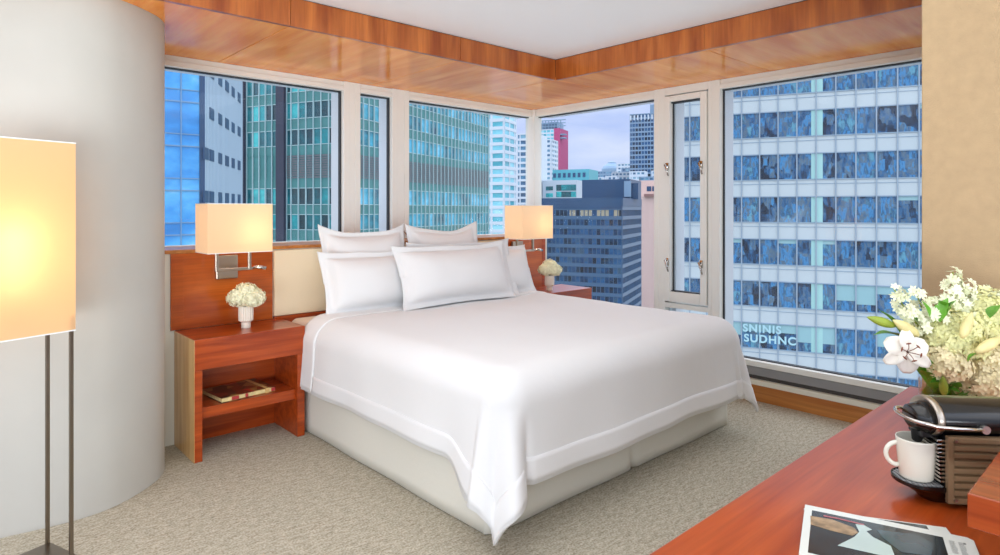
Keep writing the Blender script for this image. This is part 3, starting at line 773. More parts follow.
# magazines
M['paper'] = plain('magazine_paper', 'dfe3dc', .25, coat=.3)
M['print_text'] = plain('print_grey', '7d827f', .4)
M['photo_dark'] = plain('photo_dark', '1d2a2e', .2, coat=.4, var=.5, vscale=14)
M['photo_tan'] = plain('photo_tan', '9a7f5c', .2, coat=.4, var=.45, vscale=45)
M['photo_pale'] = plain('photo_pale', 'b9cbc6', .2, coat=.4, var=.08, vscale=8)
M['photo_teal'] = plain('photo_teal', '3a4d54', .2, coat=.4, var=.3, vscale=10)
M['photo_pink'] = plain('photo_pink', 'b0666c', .3)
def poly(bm, pts, z): bm.faces.new([bm.verts.new((x, y, z)) for x, y in pts])
def slab(bm, pts, z0, z1): ring_loft(bm, [[(x, y, z0) for x, y in pts], [(x, y, z1) for x, y in pts]])
TLx, TLy = 1.341, .531
ang = math.atan2(.265-.531, 1.432-1.341)
m2 = thing('magazine', 'lower magazine, only its dark and white corner showing beneath the other', 'magazine', (1.332, .530, DZ+.0005), ang+.184)
bm = bm_(); slab(bm, [(0, 0), (.25, 0), (.25, -.20), (0, -.20)], 0, .003); obj('pages', bm, M['paper'], m2)
bm = bm_(); poly(bm, [(.012, -.004), (.216, -.004), (.216, -.12), (.012, -.12)], .0033); obj('photo', bm, M['photo_dark'], m2, recalc=False)
m1 = thing('magazine', 'upper magazine with a dark photo cover and white border lying on the desk', 'magazine', (TLx, TLy, DZ+.004), ang)
bm = bm_(); slab(bm, [(0, 0), (.272, 0), (.281, -.008), (.281, -.212), (0, -.212)], 0, .0045); obj('pages', bm, M['paper'], m1, bevel=.0008)
z = .0048
bm = bm_(); poly(bm, [(.014, -.022), (.232, -.022), (.232, -.200), (.014, -.200)], z); obj('photo', bm, M['photo_dark'], m1)
bm = bm_(); poly(bm, [(.012, -.050), (.05, -.046), (.088, -.062), (.094, -.080), (.084, -.098), (.05, -.096), (.014, -.088)], z+.0003); obj('photo_rock', bm, M['photo_tan'], m1)
bm = bm_(); poly(bm, [(.090, -.045), (.105, -.042), (.118, -.055), (.108, -.066), (.118, -.085), (.145, -.105), (.15, -.15), (.06, -.15), (.088, -.10), (.096, -.075)], z+.0005); obj('photo_figure', bm, M['photo_pale'], m1)
bm = bm_(); poly(bm, [(.125, -.05), (.19, -.035), (.215, -.06), (.205, -.11), (.16, -.12), (.135, -.08)], z+.0004); obj('photo_shape', bm, M['photo_teal'], m1)
bm = bm_(); poly(bm, [(.035, -.035), (.06, -.034), (.105, -.038), (.105, -.043), (.06, -.040), (.035, -.041)], z+.0006); obj('photo_streak', bm, M['photo_pink'], m1)
bm = bm_()
rt = random.Random(4)
for c_ in (.240, .254):
    for k in range(12):
        y = -.03-k*.0042
        poly(bm, [(c_, y), (c_+rt.uniform(.007, .011), y), (c_+.009, y-.0014), (c_, y-.0014)], z)
poly(bm, [(.262, -.028), (.266, -.028), (.266, -.034), (.262, -.034)], z)
obj('print', bm, M['print_text'], m1)

# ------------------------------------------------------------------ bouquet in a glass vase
def leaf_mesh(bm, base, tip, width, bend=.2, n=8):
    base = Vector(base); tip = Vector(tip); d = tip-base; L = d.length; d.normalize()
    up = Vector((0, 0, 1)); s = d.cross(up)
    if s.length < .1: s = Vector((1, 0, 0))
    s.normalize(); nn = s.cross(d).normalized(); rows = []
    for i in range(n+1):
        t = i/n; w = width*math.sin(PI*min(1, t**.8*1.0))*.5+(.0008 if i in (0, n) else 0)
        c = base+d*L*t+nn*bend*L*math.sin(PI*t)
        rows.append([bm.verts.new(c-s*w+nn*w*.35), bm.verts.new(c), bm.verts.new(c+s*w+nn*w*.35)])
    for a, b in zip(rows, rows[1:]):
        for k in (0, 1): bm.faces.new((a[k], a[k+1], b[k+1], b[k]))
def petal_mesh(bm, c, d, nrm, L, w, curl=.3, n=8, m=4):
    c = Vector(c); d = d.normalized(); s = d.cross(nrm).normalized(); nn = s.cross(d).normalized()*-1
    if nn.dot(nrm) < 0: nn = -nn
    rows = []
    for i in range(n+1):
        t = i/n; ww = w*(math.sin(PI*(t*.86+.06))**.8)*.5
        out = L*(t-.12*curl*t*t); lift = L*(.30*t-curl*t*t*.9)
        rows.append([bm.verts.new(c+d*out+nn*(lift+.18*ww*(k/m*2-1)**2*2)+s*ww*(k/m*2-1)) for k in range(m+1)])
    for a, b in zip(rows, rows[1:]):
        for k in range(m): bm.faces.new((a[k], a[k+1], b[k+1], b[k]))
def bud_mesh(bm, base, tip, r, n=12):
    base = Vector(base); tip = Vector(tip)
    pts = [base.lerp(tip, t) for t in (0, .12, .3, .5, .7, .88, 1)]
    tube(bm, pts, [r*.35, r*.7, r*.95, r, r*.8, r*.45, r*.08], n)
def bouquet():
    # positions as (camera right, camera forward, height) are turned into room coordinates relative to the vase
    bx, by = 2.115, .435
    t = thing('flower_arrangement', 'large bouquet of white lily, hydrangeas and buds in a glass vase on the desk', 'flowers', (bx, by, DZ))
    Dm = FX*bx+FY*by
    def P(px, py, dd=0):
        D = Dm+dd; r = (px-500)/626*D; z = CAM_H+(209-py)*D/626
        return Vector((FX*D+FY*r-bx, FY*D-FX*r-by, z-DZ))
    toward = Vector((-FX, -FY, 0)); right = Vector((FY, -FX, 0)); up = Vector((0, 0, 1))
    # vase
    bm = bm_(); lathe(bm, [(.0001, .0), (.078, .0), (.082, .004), (.084, .135), (.082, .135), (.080, .012), (.0001, .012)], 48); obj('vase', bm, M['vase_glass'], t, smooth=True)
    bm = bm_(); rl = random.Random(2)
    for k in range(16):
        a0 = rl.random()*2*PI; a1 = a0+rl.uniform(.5, 1.2); r0 = .055
        leaf_mesh(bm, (r0*math.cos(a0), r0*math.sin(a0), .02+rl.random()*.03), (.06*math.cos(a1), .06*math.sin(a1), .15), .05, .1)
    obj('vase_leaf', bm, M['leaf'], t, smooth=True, recalc=False)
    heads = [('petal_green', P(952, 338, -.02), .078, .9, 500, .0125), ('petal_peach', P(988, 372, -.03), .088, .9, 560, .0125), ('petal_green', P(985, 318, .03), .078, 1, 460, .0125),
             ('petal_peach', P(945, 362, -.05), .062, .8, 330, .0115), ('petal_green', P(1030, 330, .02), .09, 1, 420, .013), ('petal_peach', P(1040, 380, 0), .085, .9, 400, .013), ('petal', P(962, 355, .08), .09, .8, 300, .014)]
    for k, (mt, c, R, sz, cnt, fs) in enumerate(heads):
        bm = bm_(); ball_core(bm, c, R*.86, sz); flower_ball(bm, c, R, cnt, fs, 40+k, sz, .22)
        obj('hydrangea_head', bm, M[mt], t, recalc=False)
    # spray blossoms: stalks of star florets
    sprays = [(P(925, 350), P(893, 287, -.02), 15), (P(935, 345), P(915, 290, .0), 13), (P(950, 320), P(953, 272, .03), 15), (P(955, 318), P(968, 285, .03), 10), (P(975, 320, .02), P(1000, 292, .03), 12), (P(930, 345), P(905, 308, -.05), 12), (P(935, 330, -.04), P(935, 302, -.03), 12), (P(945, 325), P(985, 290, .05), 11)]
    for k, (a, b, cnt) in enumerate(sprays):
        rr = random.Random(k+11); bm = bm_()
        for i in range(cnt*3):
            s = .35+.65*(i/(cnt*3)); c = a.lerp(b, s); rad = .032*(1.15-s)+.010
            n = Vector((rr.gauss(0, 1), rr.gauss(0, 1), rr.gauss(.4, .8))).normalized()
            if n.dot(toward) < -.3: n = -n
            floret(bm, c+n*rad, n, rr.uniform(.012, .017), rr, 0, 6)
        obj('blossom_spray', bm, M['petal_spray'], t, recalc=False)
        bm = bm_(); tube(bm, [a, a.lerp(b, .5)+up*.004, b], [.0035, .003, .0015], 6); obj('stalk', bm, M['bud_green'], t, smooth=True)
    # open lily facing the camera
    c = P(907, 352, -.09); n = (toward*.85-right*.30+up*.18).normalized()
    a = n.orthogonal().normalized(); b = n.cross(a)
    bm = bm_()
    for k in range(6):
        th = 2*PI*k/6+.25; petal_mesh(bm, c-n*(.012 if k % 2 else .008), a*math.cos(th)+b*math.sin(th), n, .058 if k % 2 else .064, .052 if k % 2 else .036, .34)
    lily = obj('lily', bm, M['petal_white'], t, smooth=True, solid=.0008, recalc=False)
    bm = bm_()
    for k in range(6):
        th = 2*PI*k/6+.5; d = a*math.cos(th)+b*math.sin(th)
        tube(bm, [c, c+n*.03+d*.010, c+n*.042+d*.021], .001, 6)
        e = c+n*.043+d*.022; s = d.cross(n); tube(bm, [e-s*.006, e, e+s*.006], [.0012, .0024, .0012], 6)
    obj('stamen', bm, M['stamen'], lily, smooth=True)
    # closed buds
    for i, (p, q, r, mt) in enumerate(((P(895, 326, -.05), P(867, 317, -.06), .0125, 'bud_green'), (P(918, 335, -.06), P(893, 320, -.07), .015, 'bud'), (P(962, 338, -.11), P(972, 312, -.10), .013, 'bud'), (P(976, 352, -.13), P(1003, 337, -.11), .014, 'bud'), (P(944, 395, -.06), P(943, 376, -.09), .011, 'bud_green'))):
        bm = bm_(); bud_mesh(bm, p, q, r); obj('flower_bud', bm, M[mt], t, smooth=True)
    bm = bm_()
    for p, q, w in ((P(900, 333, -.04), P(877, 309, -.04), .030), (P(902, 337, -.04), P(874, 335, -.06), .034), (P(925, 380, -.05), P(918, 352, -.09), .05), (P(935, 392, -.04), P(921, 370, -.09), .05), (P(947, 312, -.06), P(938, 300, -.07), .03), (P(947, 316, -.07), P(957, 300, -.08), .045), (P(940, 322, -.07), P(948, 298, -.06), .04),
                    (P(990, 318, -.07), P(1001, 305, -.07), .04), (P(968, 362, -.12), P(978, 353, -.13), .03), (P(905, 312, -.03), P(918, 322, -.06), .03), (P(960, 390, -.03), P(930, 383, -.09), .05), (P(935, 395, -.02), P(960, 392, -.10), .05), (P(985, 330, .0), P(1003, 325, -.05), .04), (P(930, 318, -.06), P(921, 300, -.04), .02)):
        bm = bm_(); leaf_mesh(bm, p, q, w, .08)
        obj('leaf', bm, M['leaf'], t, smooth=True, recalc=False)
    bm = bm_(); rs_ = random.Random(9)
    for k in range(14):
        a0 = rs_.random()*2*PI; tube(bm, [(.03*math.cos(a0), .03*math.sin(a0), .012), (.05*math.cos(a0+2), .05*math.sin(a0+2), .14)], .003, 6)
    obj('stem', bm, M['leaf'], t, smooth=True)
bouquet()

# ------------------------------------------------------------------ the city outside
GRID = math.atan2(.4057, .914)      # street grid; local x = gr, local y = gl
M['ground'] = plain('city_ground', 'a4a4a0', .9)
M['span_b'] = plain('pale_panel', 'bac4c8', .45, var=.02, vscale=.3)
M['span_b_dk'] = plain('blue_grey_strip', '8ba0b2', .4)
M['mull_b'] = plain('pale_mullion', '93a3b2', .4)
M['gl_b'] = facade_glass('glazing_office', ['131f30', '1e3550', '2a5f8c', '5a6c78', '3c86bc', '2c5070', '5c98b0'], .25, 1.1, mix=.6, vert=True)
M['blind_pale'] = plain('pale_blind', '8fb6bc', .5)
M['col_cover'] = plain('pale_green_cover', '9fcac8', .4)
M['gl_g'] = facade_glass('glazing_green', ['0f2a33', '124a54', '147078', '1c9aa0', '3cc4c4'], .22, .4, mix=.25)
M['gl_g2'] = facade_glass('glazing_green_sky_reflection', ['124a5c', '1c7c8c', '2c9eb4', '4cb4d4', '7fd0ea'], .45, .25, mix=.5)  # lighter, bluer copy of the green glazing: sky reflection painted into the colours
M['span_g'] = plain('green_spandrel', '4a8484', .35, var=.1, vscale=.5)
M['mull_g'] = plain('pale_green_mullion', 'a9c3c6', .4)
M['pier_dk'] = plain('dark_stone_pier', '353a4c', .6, var=.1, vscale=.5)
M['louver'] = plain('grey_louvre', '6f747a', .5)
M['gl_blue'] = facade_glass('glazing_blue_sky_reflection', ['1c6cb0', '2f90d8', '58b4ea', 'aee0f6'], .35, .10, mix=.8)  # mirrored sky is painted into these pane tones
M['line_blue'] = plain('steel_blue_mullion', '6f93b4', .4)
M['rib'] = plain('pale_blue_ribbed_panel', 'a8bccc', .5)
M['navy'] = plain('navy_panel', '2c4a6c', .4, var=.1, vscale=.2)
M['gl_navy'] = facade_glass('glazing_navy', ['0a1420', '132840', '1b4066', '245684', '3c5468'], .18, .12, mix=.45)
M['pane_tan'] = plain('tan_blind', 'a39a86', .6)
M['mull_navy'] = plain('navy_mullion', '46627f', .4)
M['white_bld'] = plain('white_concrete', 'c9d2dc', .7, var=.04, vscale=.05)
M['teal'] = plain('teal_cladding', '58a6b2', .5)
M['magenta'] = plain('magenta_cladding', 'b04472', .6)
M['pink'] = plain('pink_render', 'd0b4ac', .8, var=.04, vscale=.05)
M['lav'] = plain('lavender_render', 'b6c2cc', .7)
M['steel_bl'] = plain('blue_steel', '7d97b0', .5)
M['gl_far'] = facade_glass('glazing_far', ['2b3f55', '42688a', '5f93b0', '9dc4d0'], .25, .08, mix=.5)
M['gl_teal'] = facade_glass('glazing_pale_teal', ['2f8fa0', '59b4c4', '86cfe0', 'b9e4ee'], .3, .08, mix=.5)

bm = bm_(); box(bm, -600, 2500, -900, 2500, -66, -65); struct(obj('ground', bm, M['ground']), 'city ground far below')

class Face:
    """one vertical facade; axis 'x': plane x=const looking -x, running along y; axis 'y': plane y=const looking -y, running along x"""
    def __init__(s, axis, plane): s.ax, s.p = axis, plane
    def pt(s, a, z, out): return (s.p-out, a, z) if s.ax == 'x' else (a, s.p-out, z)
    def box(s, bm, a0, a1, z0, z1, o0, o1):
        if s.ax == 'x': box(bm, s.p-o1, s.p-o0, a0, a1, z0, z1)
        else: box(bm, a0, a1, s.p-o1, s.p-o0, z0, z1)
def put_tint(o, vals):
    at = o.data.attributes.new('tint', 'FLOAT', 'FACE')
    at.data.foreach_set('value', vals)
def glazing(name, parent, face, cells, mat, seed, out=.0):
    rnd = random.Random(seed)
    for lev in sorted(set(c[2] for c in cells)):       # one part per storey
        bm = bm_(); vals = []
        vv = {}
        def V(a, z):
            k = (round(a, 3), round(z, 3))
            if k not in vv: vv[k] = bm.verts.new(face.pt(a, z, out))
            return vv[k]
        for a0, a1, z0, z1 in cells:
            if z0 != lev: continue
            bm.faces.new((V(a0, z0), V(a1, z0), V(a1, z1), V(a0, z1))); vals.append(rnd.random())
        o = obj(name, bm, mat, parent, recalc=False); put_tint(o, vals)
def grid_cells(a0, a1, mod, bands, off=0):
    xs = []; a = off
    while a > a0: a -= mod
    while a < a1+1e-6:
        if a > a0+1e-6: xs.append(a)
        a += mod
    xs = [a0]+[x for x in xs if x < a1-1e-3]+[a1]
    return [(p, q, z0, z1) for p, q in zip(xs, xs[1:]) for z0, z1 in bands], xs
def tower(name, label, group=None): 
    return thing(name, label, 'building', (0, 0, 0), GRID, group)

# --- white office building filling the right window
t = tower('office_building', 'white office building of blue window bands filling the tall right window')
f = Face('x', 61.0); A0, A1 = -46, 9.06
PB = 3.78; wins = [(.205+PB*k, .205+PB*k+2.24) for k in range(-8, 6)]
cells, xs = grid_cells(A0, A1, 1.513, wins, 2.70)
glazing('window_band', t, f, cells, M['gl_b'], 1)
for z0, z1 in wins:
    bm = bm_(); f.box(bm, A0, A1, z1, z0+PB, .0, .05); obj('spandrel', bm, M['span_b'], t)
for z0, z1 in wins:
    bm = bm_(); f.box(bm, A0, A1, z0-.05, z0+.03, .05, .12); f.box(bm, A0, A1, z0-.42, z0-.37, .05, .08); f.box(bm, A0, A1, z1-.02, z1+.07, .05, .11)
    obj('ledge_line', bm, M['span_b_dk'], t)
bm = bm_()
for a in xs: f.box(bm, a-.05, a+.05, wins[0][0], wins[-1][1]+1.5, .0, .16)
obj('mullion', bm, M['mull_b'], t)
for k in range(-3, 2):
    c = -3.42+9.078*k*1.0
    if c > A1: continue
    bm = bm_(); f.box(bm, c-.45, c+.45, wins[0][0], wins[-1][1], .01, .03)
    obj('column_cover', bm, M['col_cover'], t)
# lighter lower blinds in the lower floors
rb = random.Random(5)
for (a0, a1, z0, z1) in cells:
    if not (-12.5 < a0 < 9) or z0 < -16: continue
    q = .5 if z0 < -9 else (.4 if z0 < -6 else (.2 if z0 < 2 else .05))
    if abs(z0-(.205-PB*3)) < .1 and -2.3 < a0 < 2.6: h = .75
    elif rb.random() < q: h = rb.uniform(.3, .75)*(z1-z0) if z0 < -6 else .35
    else: continue
    bm = bm_(); f.box(bm, a0+.05, a1-.05, z1-h, z1, .01, .025); obj('blind', bm, M['blind_pale'], t)
bm = bm_(); box(bm, 61.02, 85, A0, A1, -65, wins[-1][1]+1.4); obj('wall', bm, M['span_b'], t)
# lettering on the glass of the lower floor
M['lettering'] = plain('pale_lettering', 'a9d0d8', .5)
def lettering(txt, z, size, a_start):
    cu = bpy.data.curves.new('lettering', 'FONT'); cu.body = txt; cu.size = size; cu.extrude = .01; cu.space_character = 1.15; cu.offset = .03
    tmp = bpy.data.objects.new('lettering', cu); C.objects.link(tmp)
    me = bpy.data.meshes.new_from_object(tmp); bpy.data.objects.remove(tmp); bpy.data.curves.remove(cu)
    o = bpy.data.objects.new('lettering', me); C.objects.link(o); o.parent = t
    o.location = (60.80, a_start, z); o.rotation_euler = (PI/2, 0, -PI/2); me.materials.clear(); me.materials.append(M['lettering']); return o
zrow = .205-PB*3
lettering('SNINIS', zrow+1.45, .95, 2.6)
lettering('SUDHNC', zrow+.55, .95, 2.5)

# --- green glass tower behind the left windows
t = tower('office_tower', 'tall green glass office tower with dark piers seen through the left windows')
S, T = 70.9, 54.5
base_w = [(14.39, 16.68), (10.57, 12.82), (2.02, 4.38), (-1.58, .59)]
wins = base_w+[(16.68+1.57+3.81*k, 16.68+1.57+2.25+3.81*k) for k in range(8)]+[(-1.58-3.81*k, -1.58-3.81*k+2.2) for k in range(1, 10)]
wins.sort()
louv = (5.81, 9.17)
fl = Face('x', S); fr = Face('y', T)
yL0, yL1 = T, 73.7
xs_all = []
def span_bands(ws, lo, hi, skip):
    out = []; z = lo
    for a, b in ws+[(hi, hi)]:
        if a > z: out.append((z, a))
        z = max(z, b)
    return out
spans = span_bands(sorted(wins+[louv]), -65, wins[-1][1]+1.5, louv)
blocks = [(fl, 54.5, 64.8, 1.35), (fl, 66.3, 72.5, 1.24), (fr, 70.9, 118.5, 1.35)]
for k, (fc, a0, a1, mod) in enumerate(blocks):
    cells, xs = grid_cells(a0, a1, mod, wins, a0)
    glazing('glazing', t, fc, cells, M['gl_g2' if fc is fr else 'gl_g'], 20+k)
    for z0, z1 in spans:
        bm = bm_(); fc.box(bm, a0, a1, z0, z1, 0, .04); obj('spandrel', bm, M['span_g'], t)
    bm = bm_()
    for a in xs: fc.box(bm, a-.06, a+.06, -65, wins[-1][1]+1.5, 0, .22)
    for z0, z1 in wins: fc.box(bm, a0, a1, z0-.05, z0+.05, .04, .12); fc.box(bm, a0, a1, z1-.05, z1+.05, .04, .12)
    obj('mullion', bm, M['mull_g'], t)
    bm = bm_(); z = louv[0]
    if fc is not fl or a0 < 60:
        while z < louv[1]: fc.box(bm, a0, a1, z, z+.22, .03, .14); z += .34
        obj('louvre', bm, M['louver'], t)
bm = bm_(); fl.box(bm, 64.8, 66.3, -65, 52, 0, .7); fl.box(bm, 72.5, 73.7, -65, 52, 0, .7); obj('pier', bm, M['pier_dk'], t)
bm = bm_(); box(bm, S+.03, 118.4, T+.03, 73.6, -65, wins[-1][1]+1.4); obj('wall', bm, M['span_g'], t)

# --- tower with mirrored blue front and ribbed pale side (left edge)
def W2(r, f): return (FX*f+FY*r, FY*f-FX*r)
Cn = W2(-.4728*50.6, 50.6)
d1 = W2(-.218, .976)
rzt = math.atan2(d1[1], d1[0])        # local x runs away along the ribbed side
t = thing('office_tower', 'tower with mirrored blue glass front and pale ribbed side at the far left', 'building', (Cn[0], Cn[1], 0), rzt)
# ribbed side is the plane y=0 looking -y
bm = bm_()
n_r = int(16.2/.52)
for k in range(n_r+1):
    a = k*.52; box(bm, a, a+.30, -.10, 0, -65, 45)
obj('rib', bm, M['rib'], t)
bm = bm_(); box(bm, 0, 16.4, 0, 9, -65, 45.2); obj('wall', bm, M['rib'], t)
for zc in [9.39-3.5*k for k in range(-3, 7)]:
    for xc in (.35, 2.3, 5.5, 8.5, 11.3, 14.4):
        if xc < 1 and zc > 7: continue
        bm = bm_(); box(bm, xc-.75, xc+.75, -.13, -.02, zc-.48, zc+.48); obj('window', bm, M['navy'], t)
# front: direction towards camera-left
d2 = W2(-.7875, -.616); ca, sa = math.cos(-rzt), math.sin(-rzt)
lx, ly = d2[0]*ca-d2[1]*sa, d2[0]*sa+d2[1]*ca
def fpt(a, z, out):    # out = towards the camera
    nx, ny = ly, -lx
    # choose the normal that points to the camera
    wx = nx*math.cos(rzt)-ny*math.sin(rzt); wy = nx*math.sin(rzt)+ny*math.cos(rzt)
    s = -1 if (wx*Cn[0]+wy*Cn[1]) > 0 else 1
    return (lx*a+s*nx*out, ly*a+s*ny*out, z)
bm = bm_(); vals = []; rnd = random.Random(8); hz = [-60+3.5*k for k in range(31)]
hz = [2.85+3.52*k for k in range(-18, 13)]
for k in range(7):
    for z in hz:
        for (za, zb_) in ((z-2.56, z), (z-3.52, z-2.56)):
            bm.faces.new([bm.verts.new(fpt(a, zz, .02)) for a, zz in ((k*1.70, za), (k*1.70+1.70, za), (k*1.70+1.70, zb_), (k*1.70, zb_))]); vals.append(rnd.random())
o = obj('glass_front', bm, M['gl_blue'], t, recalc=False); put_tint(o, vals)
def fbox(bm, a0, a1, z0, z1, o1):
    p = [fpt(a, z, o) for o in (0, o1) for a, z in ((a0, z0), (a1, z0), (a1, z1), (a0, z1))]
    v = [bm.verts.new(q) for q in p]
    for fc in ((0,1,2,3),(4,7,6,5),(0,4,5,1),(1,5,6,2),(2,6,7,3),(3,7,4,0)): bm.faces.new([v[i] for i in fc])
bm = bm_()
for k in range(8): fbox(bm, k*1.70-.04, k*1.70+.04, -65, 45, .12)
for z in hz: fbox(bm, 0, 11.9, z-.05, z+.05, .10); fbox(bm, 0, 11.9, z-2.60, z-2.52, .08)
obj('mullion', bm, M['line_blue'], t)
bm = bm_(); fbox(bm, -.02, .35, -65, 45, .16); obj('corner_post', bm, M['navy'], t)

# --- helper for simpler far buildings on the street grid, built by the left and right corner seen from the room
def st(px, D):
    u = (px-500)/626; return (D*(.401*u+.916), D*(.401-.916*u))
def zz(py, D): return CAM_H+(209-py)*D/626
def far_block(name, label, s0, s1, t0, t1, ztop, fh, mod, glass, wall, mull, wfrac=.6, seed=1, faces='xy', line=.15, group=None, zb=-65, wz=None, voff=0, depth=.25, roof=None):
    t = tower(name, label, group)
    nfl = min(26, int((ztop-zb)/fh)); wins = [(ztop-fh*(k+1)+fh*(1-wfrac)*.5-voff, ztop-fh*(k+1)+fh*(1-wfrac)*.5+fh*wfrac-voff) for k in range(nfl)]
    for ax in faces:
        fc = Face('x', s0) if ax == 'x' else Face('y', t0)
        a0, a1 = (t0, t1) if ax == 'x' else (s0, s1)
        cells, xs = grid_cells(a0+.02, a1-.02, mod, wins, a0)
        glazing('window_band', t, fc, cells, M[glass], seed, .02)
        bm = bm_()
        zz_ = [ztop]
        for z0, z1 in wins: fc.box(bm, a0, a1, z0-fh*(1-wfrac), z0, 0, depth)
        fc.box(bm, a0, a1, wins[0][1], ztop, 0, depth)
        obj('floor_band', bm, M[mull], t)
        if line:
            bm = bm_()
            for a in xs: fc.box(bm, a-line/2, a+line/2, wins[-1][0], ztop, 0, depth*.8)
            obj('mullion', bm, M[mull], t)
    bm = bm_(); box(bm, s0+.02, s1, t0+.02, t1, zb, ztop-.02); obj('wall', bm, M[wall], t)
    return t

# navy glass block in the middle
D0 = 245; s_, t_ = 243.5, 54.5
t = far_block('office_block', 'dark blue glass office block behind the right wall lamp', s_, 281.7, t_, 89, zz(198.5, 245), 3.8, 1.7, 'gl_navy', 'navy', 'mull_navy', .62, 31, line=.22)
bm = bm_(); fc = Face('x', s_)
z1 = zz(198.5, 245)
cl, _ = grid_cells(55.5, 76, 1.7, [(z1-2*3.8+.5, z1-2*3.8+3.1)], 0)
for i, (a0, a1, za, zb_) in enumerate(cl):
    if i % 4 != 2: fc.box(bm, a0+.15, a1-.15, za, zb_, .03, .06)
obj('blind', bm, M['pane_tan'], t)
bm = bm_(); fc = Face('x', s_); fc.box(bm, t_, 89, z1-4.0, z1+.3, .02, .35); Face('y', t_).box(bm, s_, 281.7, z1-3.0, z1+.3, .02, .35); obj('parapet', bm, M['navy'], t)
s3, t3 = st(630, 262); s4, t4 = st(576, 262)
bm = bm_(); box(bm, s3, s3+24, t3, t4, z1, zz(179, 262)); box(bm, s3+2, s3+8, t3-3, t3, z1, zz(183, 262)); obj('penthouse', bm, M['navy'], t)
bm = bm_(); box(bm, s3-.5, s3, t3-.5, t3+2.4, z1+1, zz(181, 262)); obj('roof_plant', bm, M['steel_bl'], t)

# pink building to its right
Dk = 330
s0, t0 = st(672, Dk); s1, t1 = st(636, Dk)
t = tower('apartment_building', 'pink rendered building right of the dark blue office block')
zt_ = zz(196, Dk)
bm = bm_(); box(bm, s0, s0+30, t0, t1+2, -65, zt_); obj('wall', bm, M['pink'], t)
s5, t5 = st(672, Dk+15); s6, t6 = st(622, Dk+15)
bm = bm_(); box(bm, s5, s5+25, t5, t6, -30, zz(180, Dk+15)); obj('upper_floor', bm, M['pink'], t)
bm = bm_(); f = Face('x', s5)
for a, b in ((t6-14, t6-11.5), (t6-18, t6-14.5), (t6-22, t6-18.5), (t6-26, t6-22.5), (t5, t5+3)): f.box(bm, min(a, b), max(a, b), zz(191, Dk+15), zz(186, Dk+15), 0, .2)
obj('window', bm, M['navy'], t)
bm = bm_(); f = Face('x', s0); f.box(bm, t0, t1-3, zt_-.2, zt_+1.2, -1, 1.6); obj('roof_edge', bm, M['fascia_pink'] if 'fascia_pink' in M else plain('brown_coping', '8c6a66', .6), t)

# white and teal building behind the block's left end
Dk = 330; s0, t0 = st(577, Dk); s1, t1 = st(537, Dk)
t = tower('hotel_building', 'pale lavender building with green windows below a teal roof storey')
bm = bm_(); box(bm, s0, s0+30, t0, t1, -65, zz(180, Dk)); obj('wall', bm, M['lav'], t)
s2, t2 = st(589, Dk+20); s3_, t3_ = st(547, Dk+20)
bm = bm_(); box(bm, s2, s2+20, t2, t3_, -60, zz(169, Dk+20)); obj('roof_storey', bm, M['teal'], t)
bm = bm_(); f = Face('x', s2)
for k in range(7): f.box(bm, t2+2+k*2.9, t2+3.6+k*2.9, zz(177, Dk+20), zz(172.5, Dk+20), 0, .2)
obj('roof_window', bm, M['navy'], t)
f = Face('x', s0); cells, xs = grid_cells(t0+.5, t0+11.5, 2.7, [(zz(197, Dk), zz(191.5, Dk)), (zz(190.5, Dk), zz(184.5, Dk))], t0+.5)
glazing('window', t, f, cells, M['gl_g'], 77, .15)
cells, xs = grid_cells(t1-6, t1-2, 2, [(zz(204-7*k, Dk), zz(200-7*k, Dk)) for k in range(3)], t1-6)
glazing('window', t, f, cells, M['gl_g'], 78, .15)

# tall balcony towers near the corner post
def px_block(name, label, pl, pr, ytop, D, fh, mod, glass, wall, mull, wf=.55, seed=3, dp=22, group=None, line=.5, faces='x', rside=0):
    s0, t0 = st(pr, D); u = (pl-500)/626
    DL = s0/(.401*u+.916); t1 = DL*(.401-.916*u)
    return far_block(name, label, s0, s0+dp, t0, t1, zz(ytop, D), fh, mod, M and glass, wall, mull, wf, seed, faces, line, group), s0, t0, t1
g = None
px_block('apartment_tower', 'tall pale blue tower with white balcony bands left of the corner post', 480, 504, 72, 240, 3.05, 5.2, 'gl_teal', 'white_bld', 'white_bld', .60, 41, 12, faces='xy', line=.9)
r = px_block('apartment_tower', 'grey banded balcony tower directly left of the corner post', 517.5, 536, 133, 330, 3.1, 4.5, 'gl_far', 'white_bld', 'white_bld', .62, 42, 18, faces='x', line=.6)
r = px_block('apartment_tower', 'white tower with dark window grid directly right of the corner post', 528, 551, 139, 420, 3.1, 3.6, 'gl_far', 'white_bld', 'white_bld', .5, 43, 14, faces='xy', line=1.4)
t, s0, t0, t1 = px_block('apartment_tower', 'tower with magenta side strip and open steel roof beyond the white tower', 536, 554, 129, 520, 3.2, 3.2, 'gl_teal', 'white_bld', 'white_bld', .6, 44, 20, faces='x', line=.6)
zt = zz(129, 520)
bm = bm_(); sa_, ta_ = st(561, 520); box(bm, s0-.3, s0+22, ta_, t0, -65, zt+.5); obj('magenta_strip', bm, M['magenta'], t)
bm = bm_()
for k in range(9):
    a = t0-6+k*(t1-t0+5)/8; box(bm, s0, s0+.8, a, a+.8, zt, zt+7)
for z in (zt+2, zt+4.5, zt+7): box(bm, s0, s0+1, t0-10, t1, z, z+.7)
box(bm, s0+2, s0+16, t0-3, t1, zt, zt+6)
for z in (zt-8, zt-5): box(bm, s0, s0+6, ta_-4, ta_, z, z+.8)
obj('roof_frame', bm, M['steel_bl'], t)

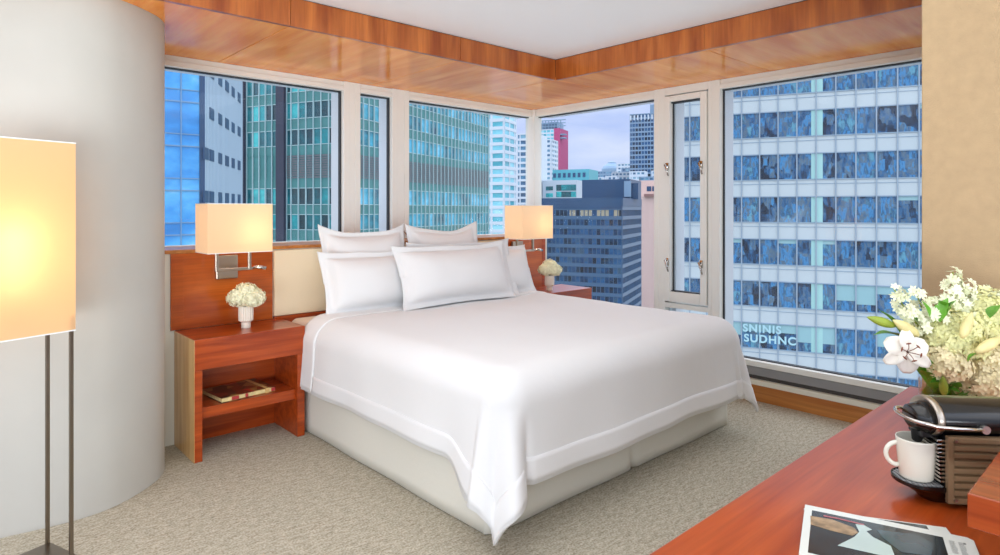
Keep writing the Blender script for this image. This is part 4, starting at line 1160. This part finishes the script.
# dark tower on the right with a penthouse
t, s0, t0, t1 = px_block('office_tower', 'dark blue gridded tower rising above the skyline beside the casement', 630, 676, 111.5, 520, 3.9, 2.6, 'gl_navy', 'navy', 'steel_bl', .66, 51, 30, faces='x', line=.5)
bm = bm_(); box(bm, s0+4, s0+26, t0, t0+22, zz(111.5, 520), zz(102, 520)); obj('penthouse', bm, M['steel_bl'], t)
bm = bm_(); f = Face('x', s0)
a = t0+1
while a < t1-1: f.box(bm, a, a+1.1, zz(118, 520), zz(113, 520), .3, .6); a += 3.0
obj('crown_slot', bm, M['white_bld'], t)
# hillside blocks
rh = random.Random(21)
for k, (pl, pr, yt, D, col) in enumerate(((590, 602, 177, 600, 'white_bld'), (597, 612, 171, 700, 'steel_bl'), (617, 631, 163, 640, 'white_bld'), (612, 634, 172, 560, 'lav'), (630, 645, 171, 500, 'white_bld'), (640, 672, 176, 470, 'steel_bl'), (584, 600, 182, 480, 'lav'), (560, 575, 181, 700, 'white_bld'), (606, 616, 176, 520, 'white_bld'), (622, 629, 168, 600, 'steel_bl'), (652, 676, 170, 505, 'white_bld'))):
    lb = ['small white block left of the domed building', 'grey blue block under the domed building', 'pale stepped block between dome and dark tower', 'lavender block in front of the stepped block', 'white rooftop block at the foot of the dark tower', 'grey blue rooftop block above the pink building', 'low lavender block beside the teal roof storey', 'distant white block behind the teal roof storey', 'narrow white block in front of the domed building', 'slim grey blue block just left of the dark tower', 'white rooftop block on the skyline against the casement frame'][k]
    px_block('city_block', lb, pl, pr, yt, D, 3.6, 3.4, 'gl_far', col, col, .45, 60+k, 12, faces='x', line=1.2, group='distant blocks on the skyline')
# domed building
sD, tD = st(610, 760)
t = tower('domed_building', 'distant building with a low dome roof on the skyline')
zt = zz(171, 760)
bm = bm_(); box(bm, sD, sD+16, tD-12, tD+12, -65, zt); obj('wall', bm, M['white_bld'], t)
bm = bm_(); lathe(bm, [(12.5, zt), (12.3, zt+3), (10.5, zt+6), (7, zt+9), (5, zt+9.6), (4.8, zt+11), (.5, zt+12.5)], 24, (sD+9, tD, 0)); obj('dome', bm, M['steel_bl'], t)
bm = bm_()
for k in range(9): box(bm, sD-.4, sD, tD-11+k*2.6, tD-9.8+k*2.6, zt-5, zt-1)
obj('window', bm, M['navy'], t)
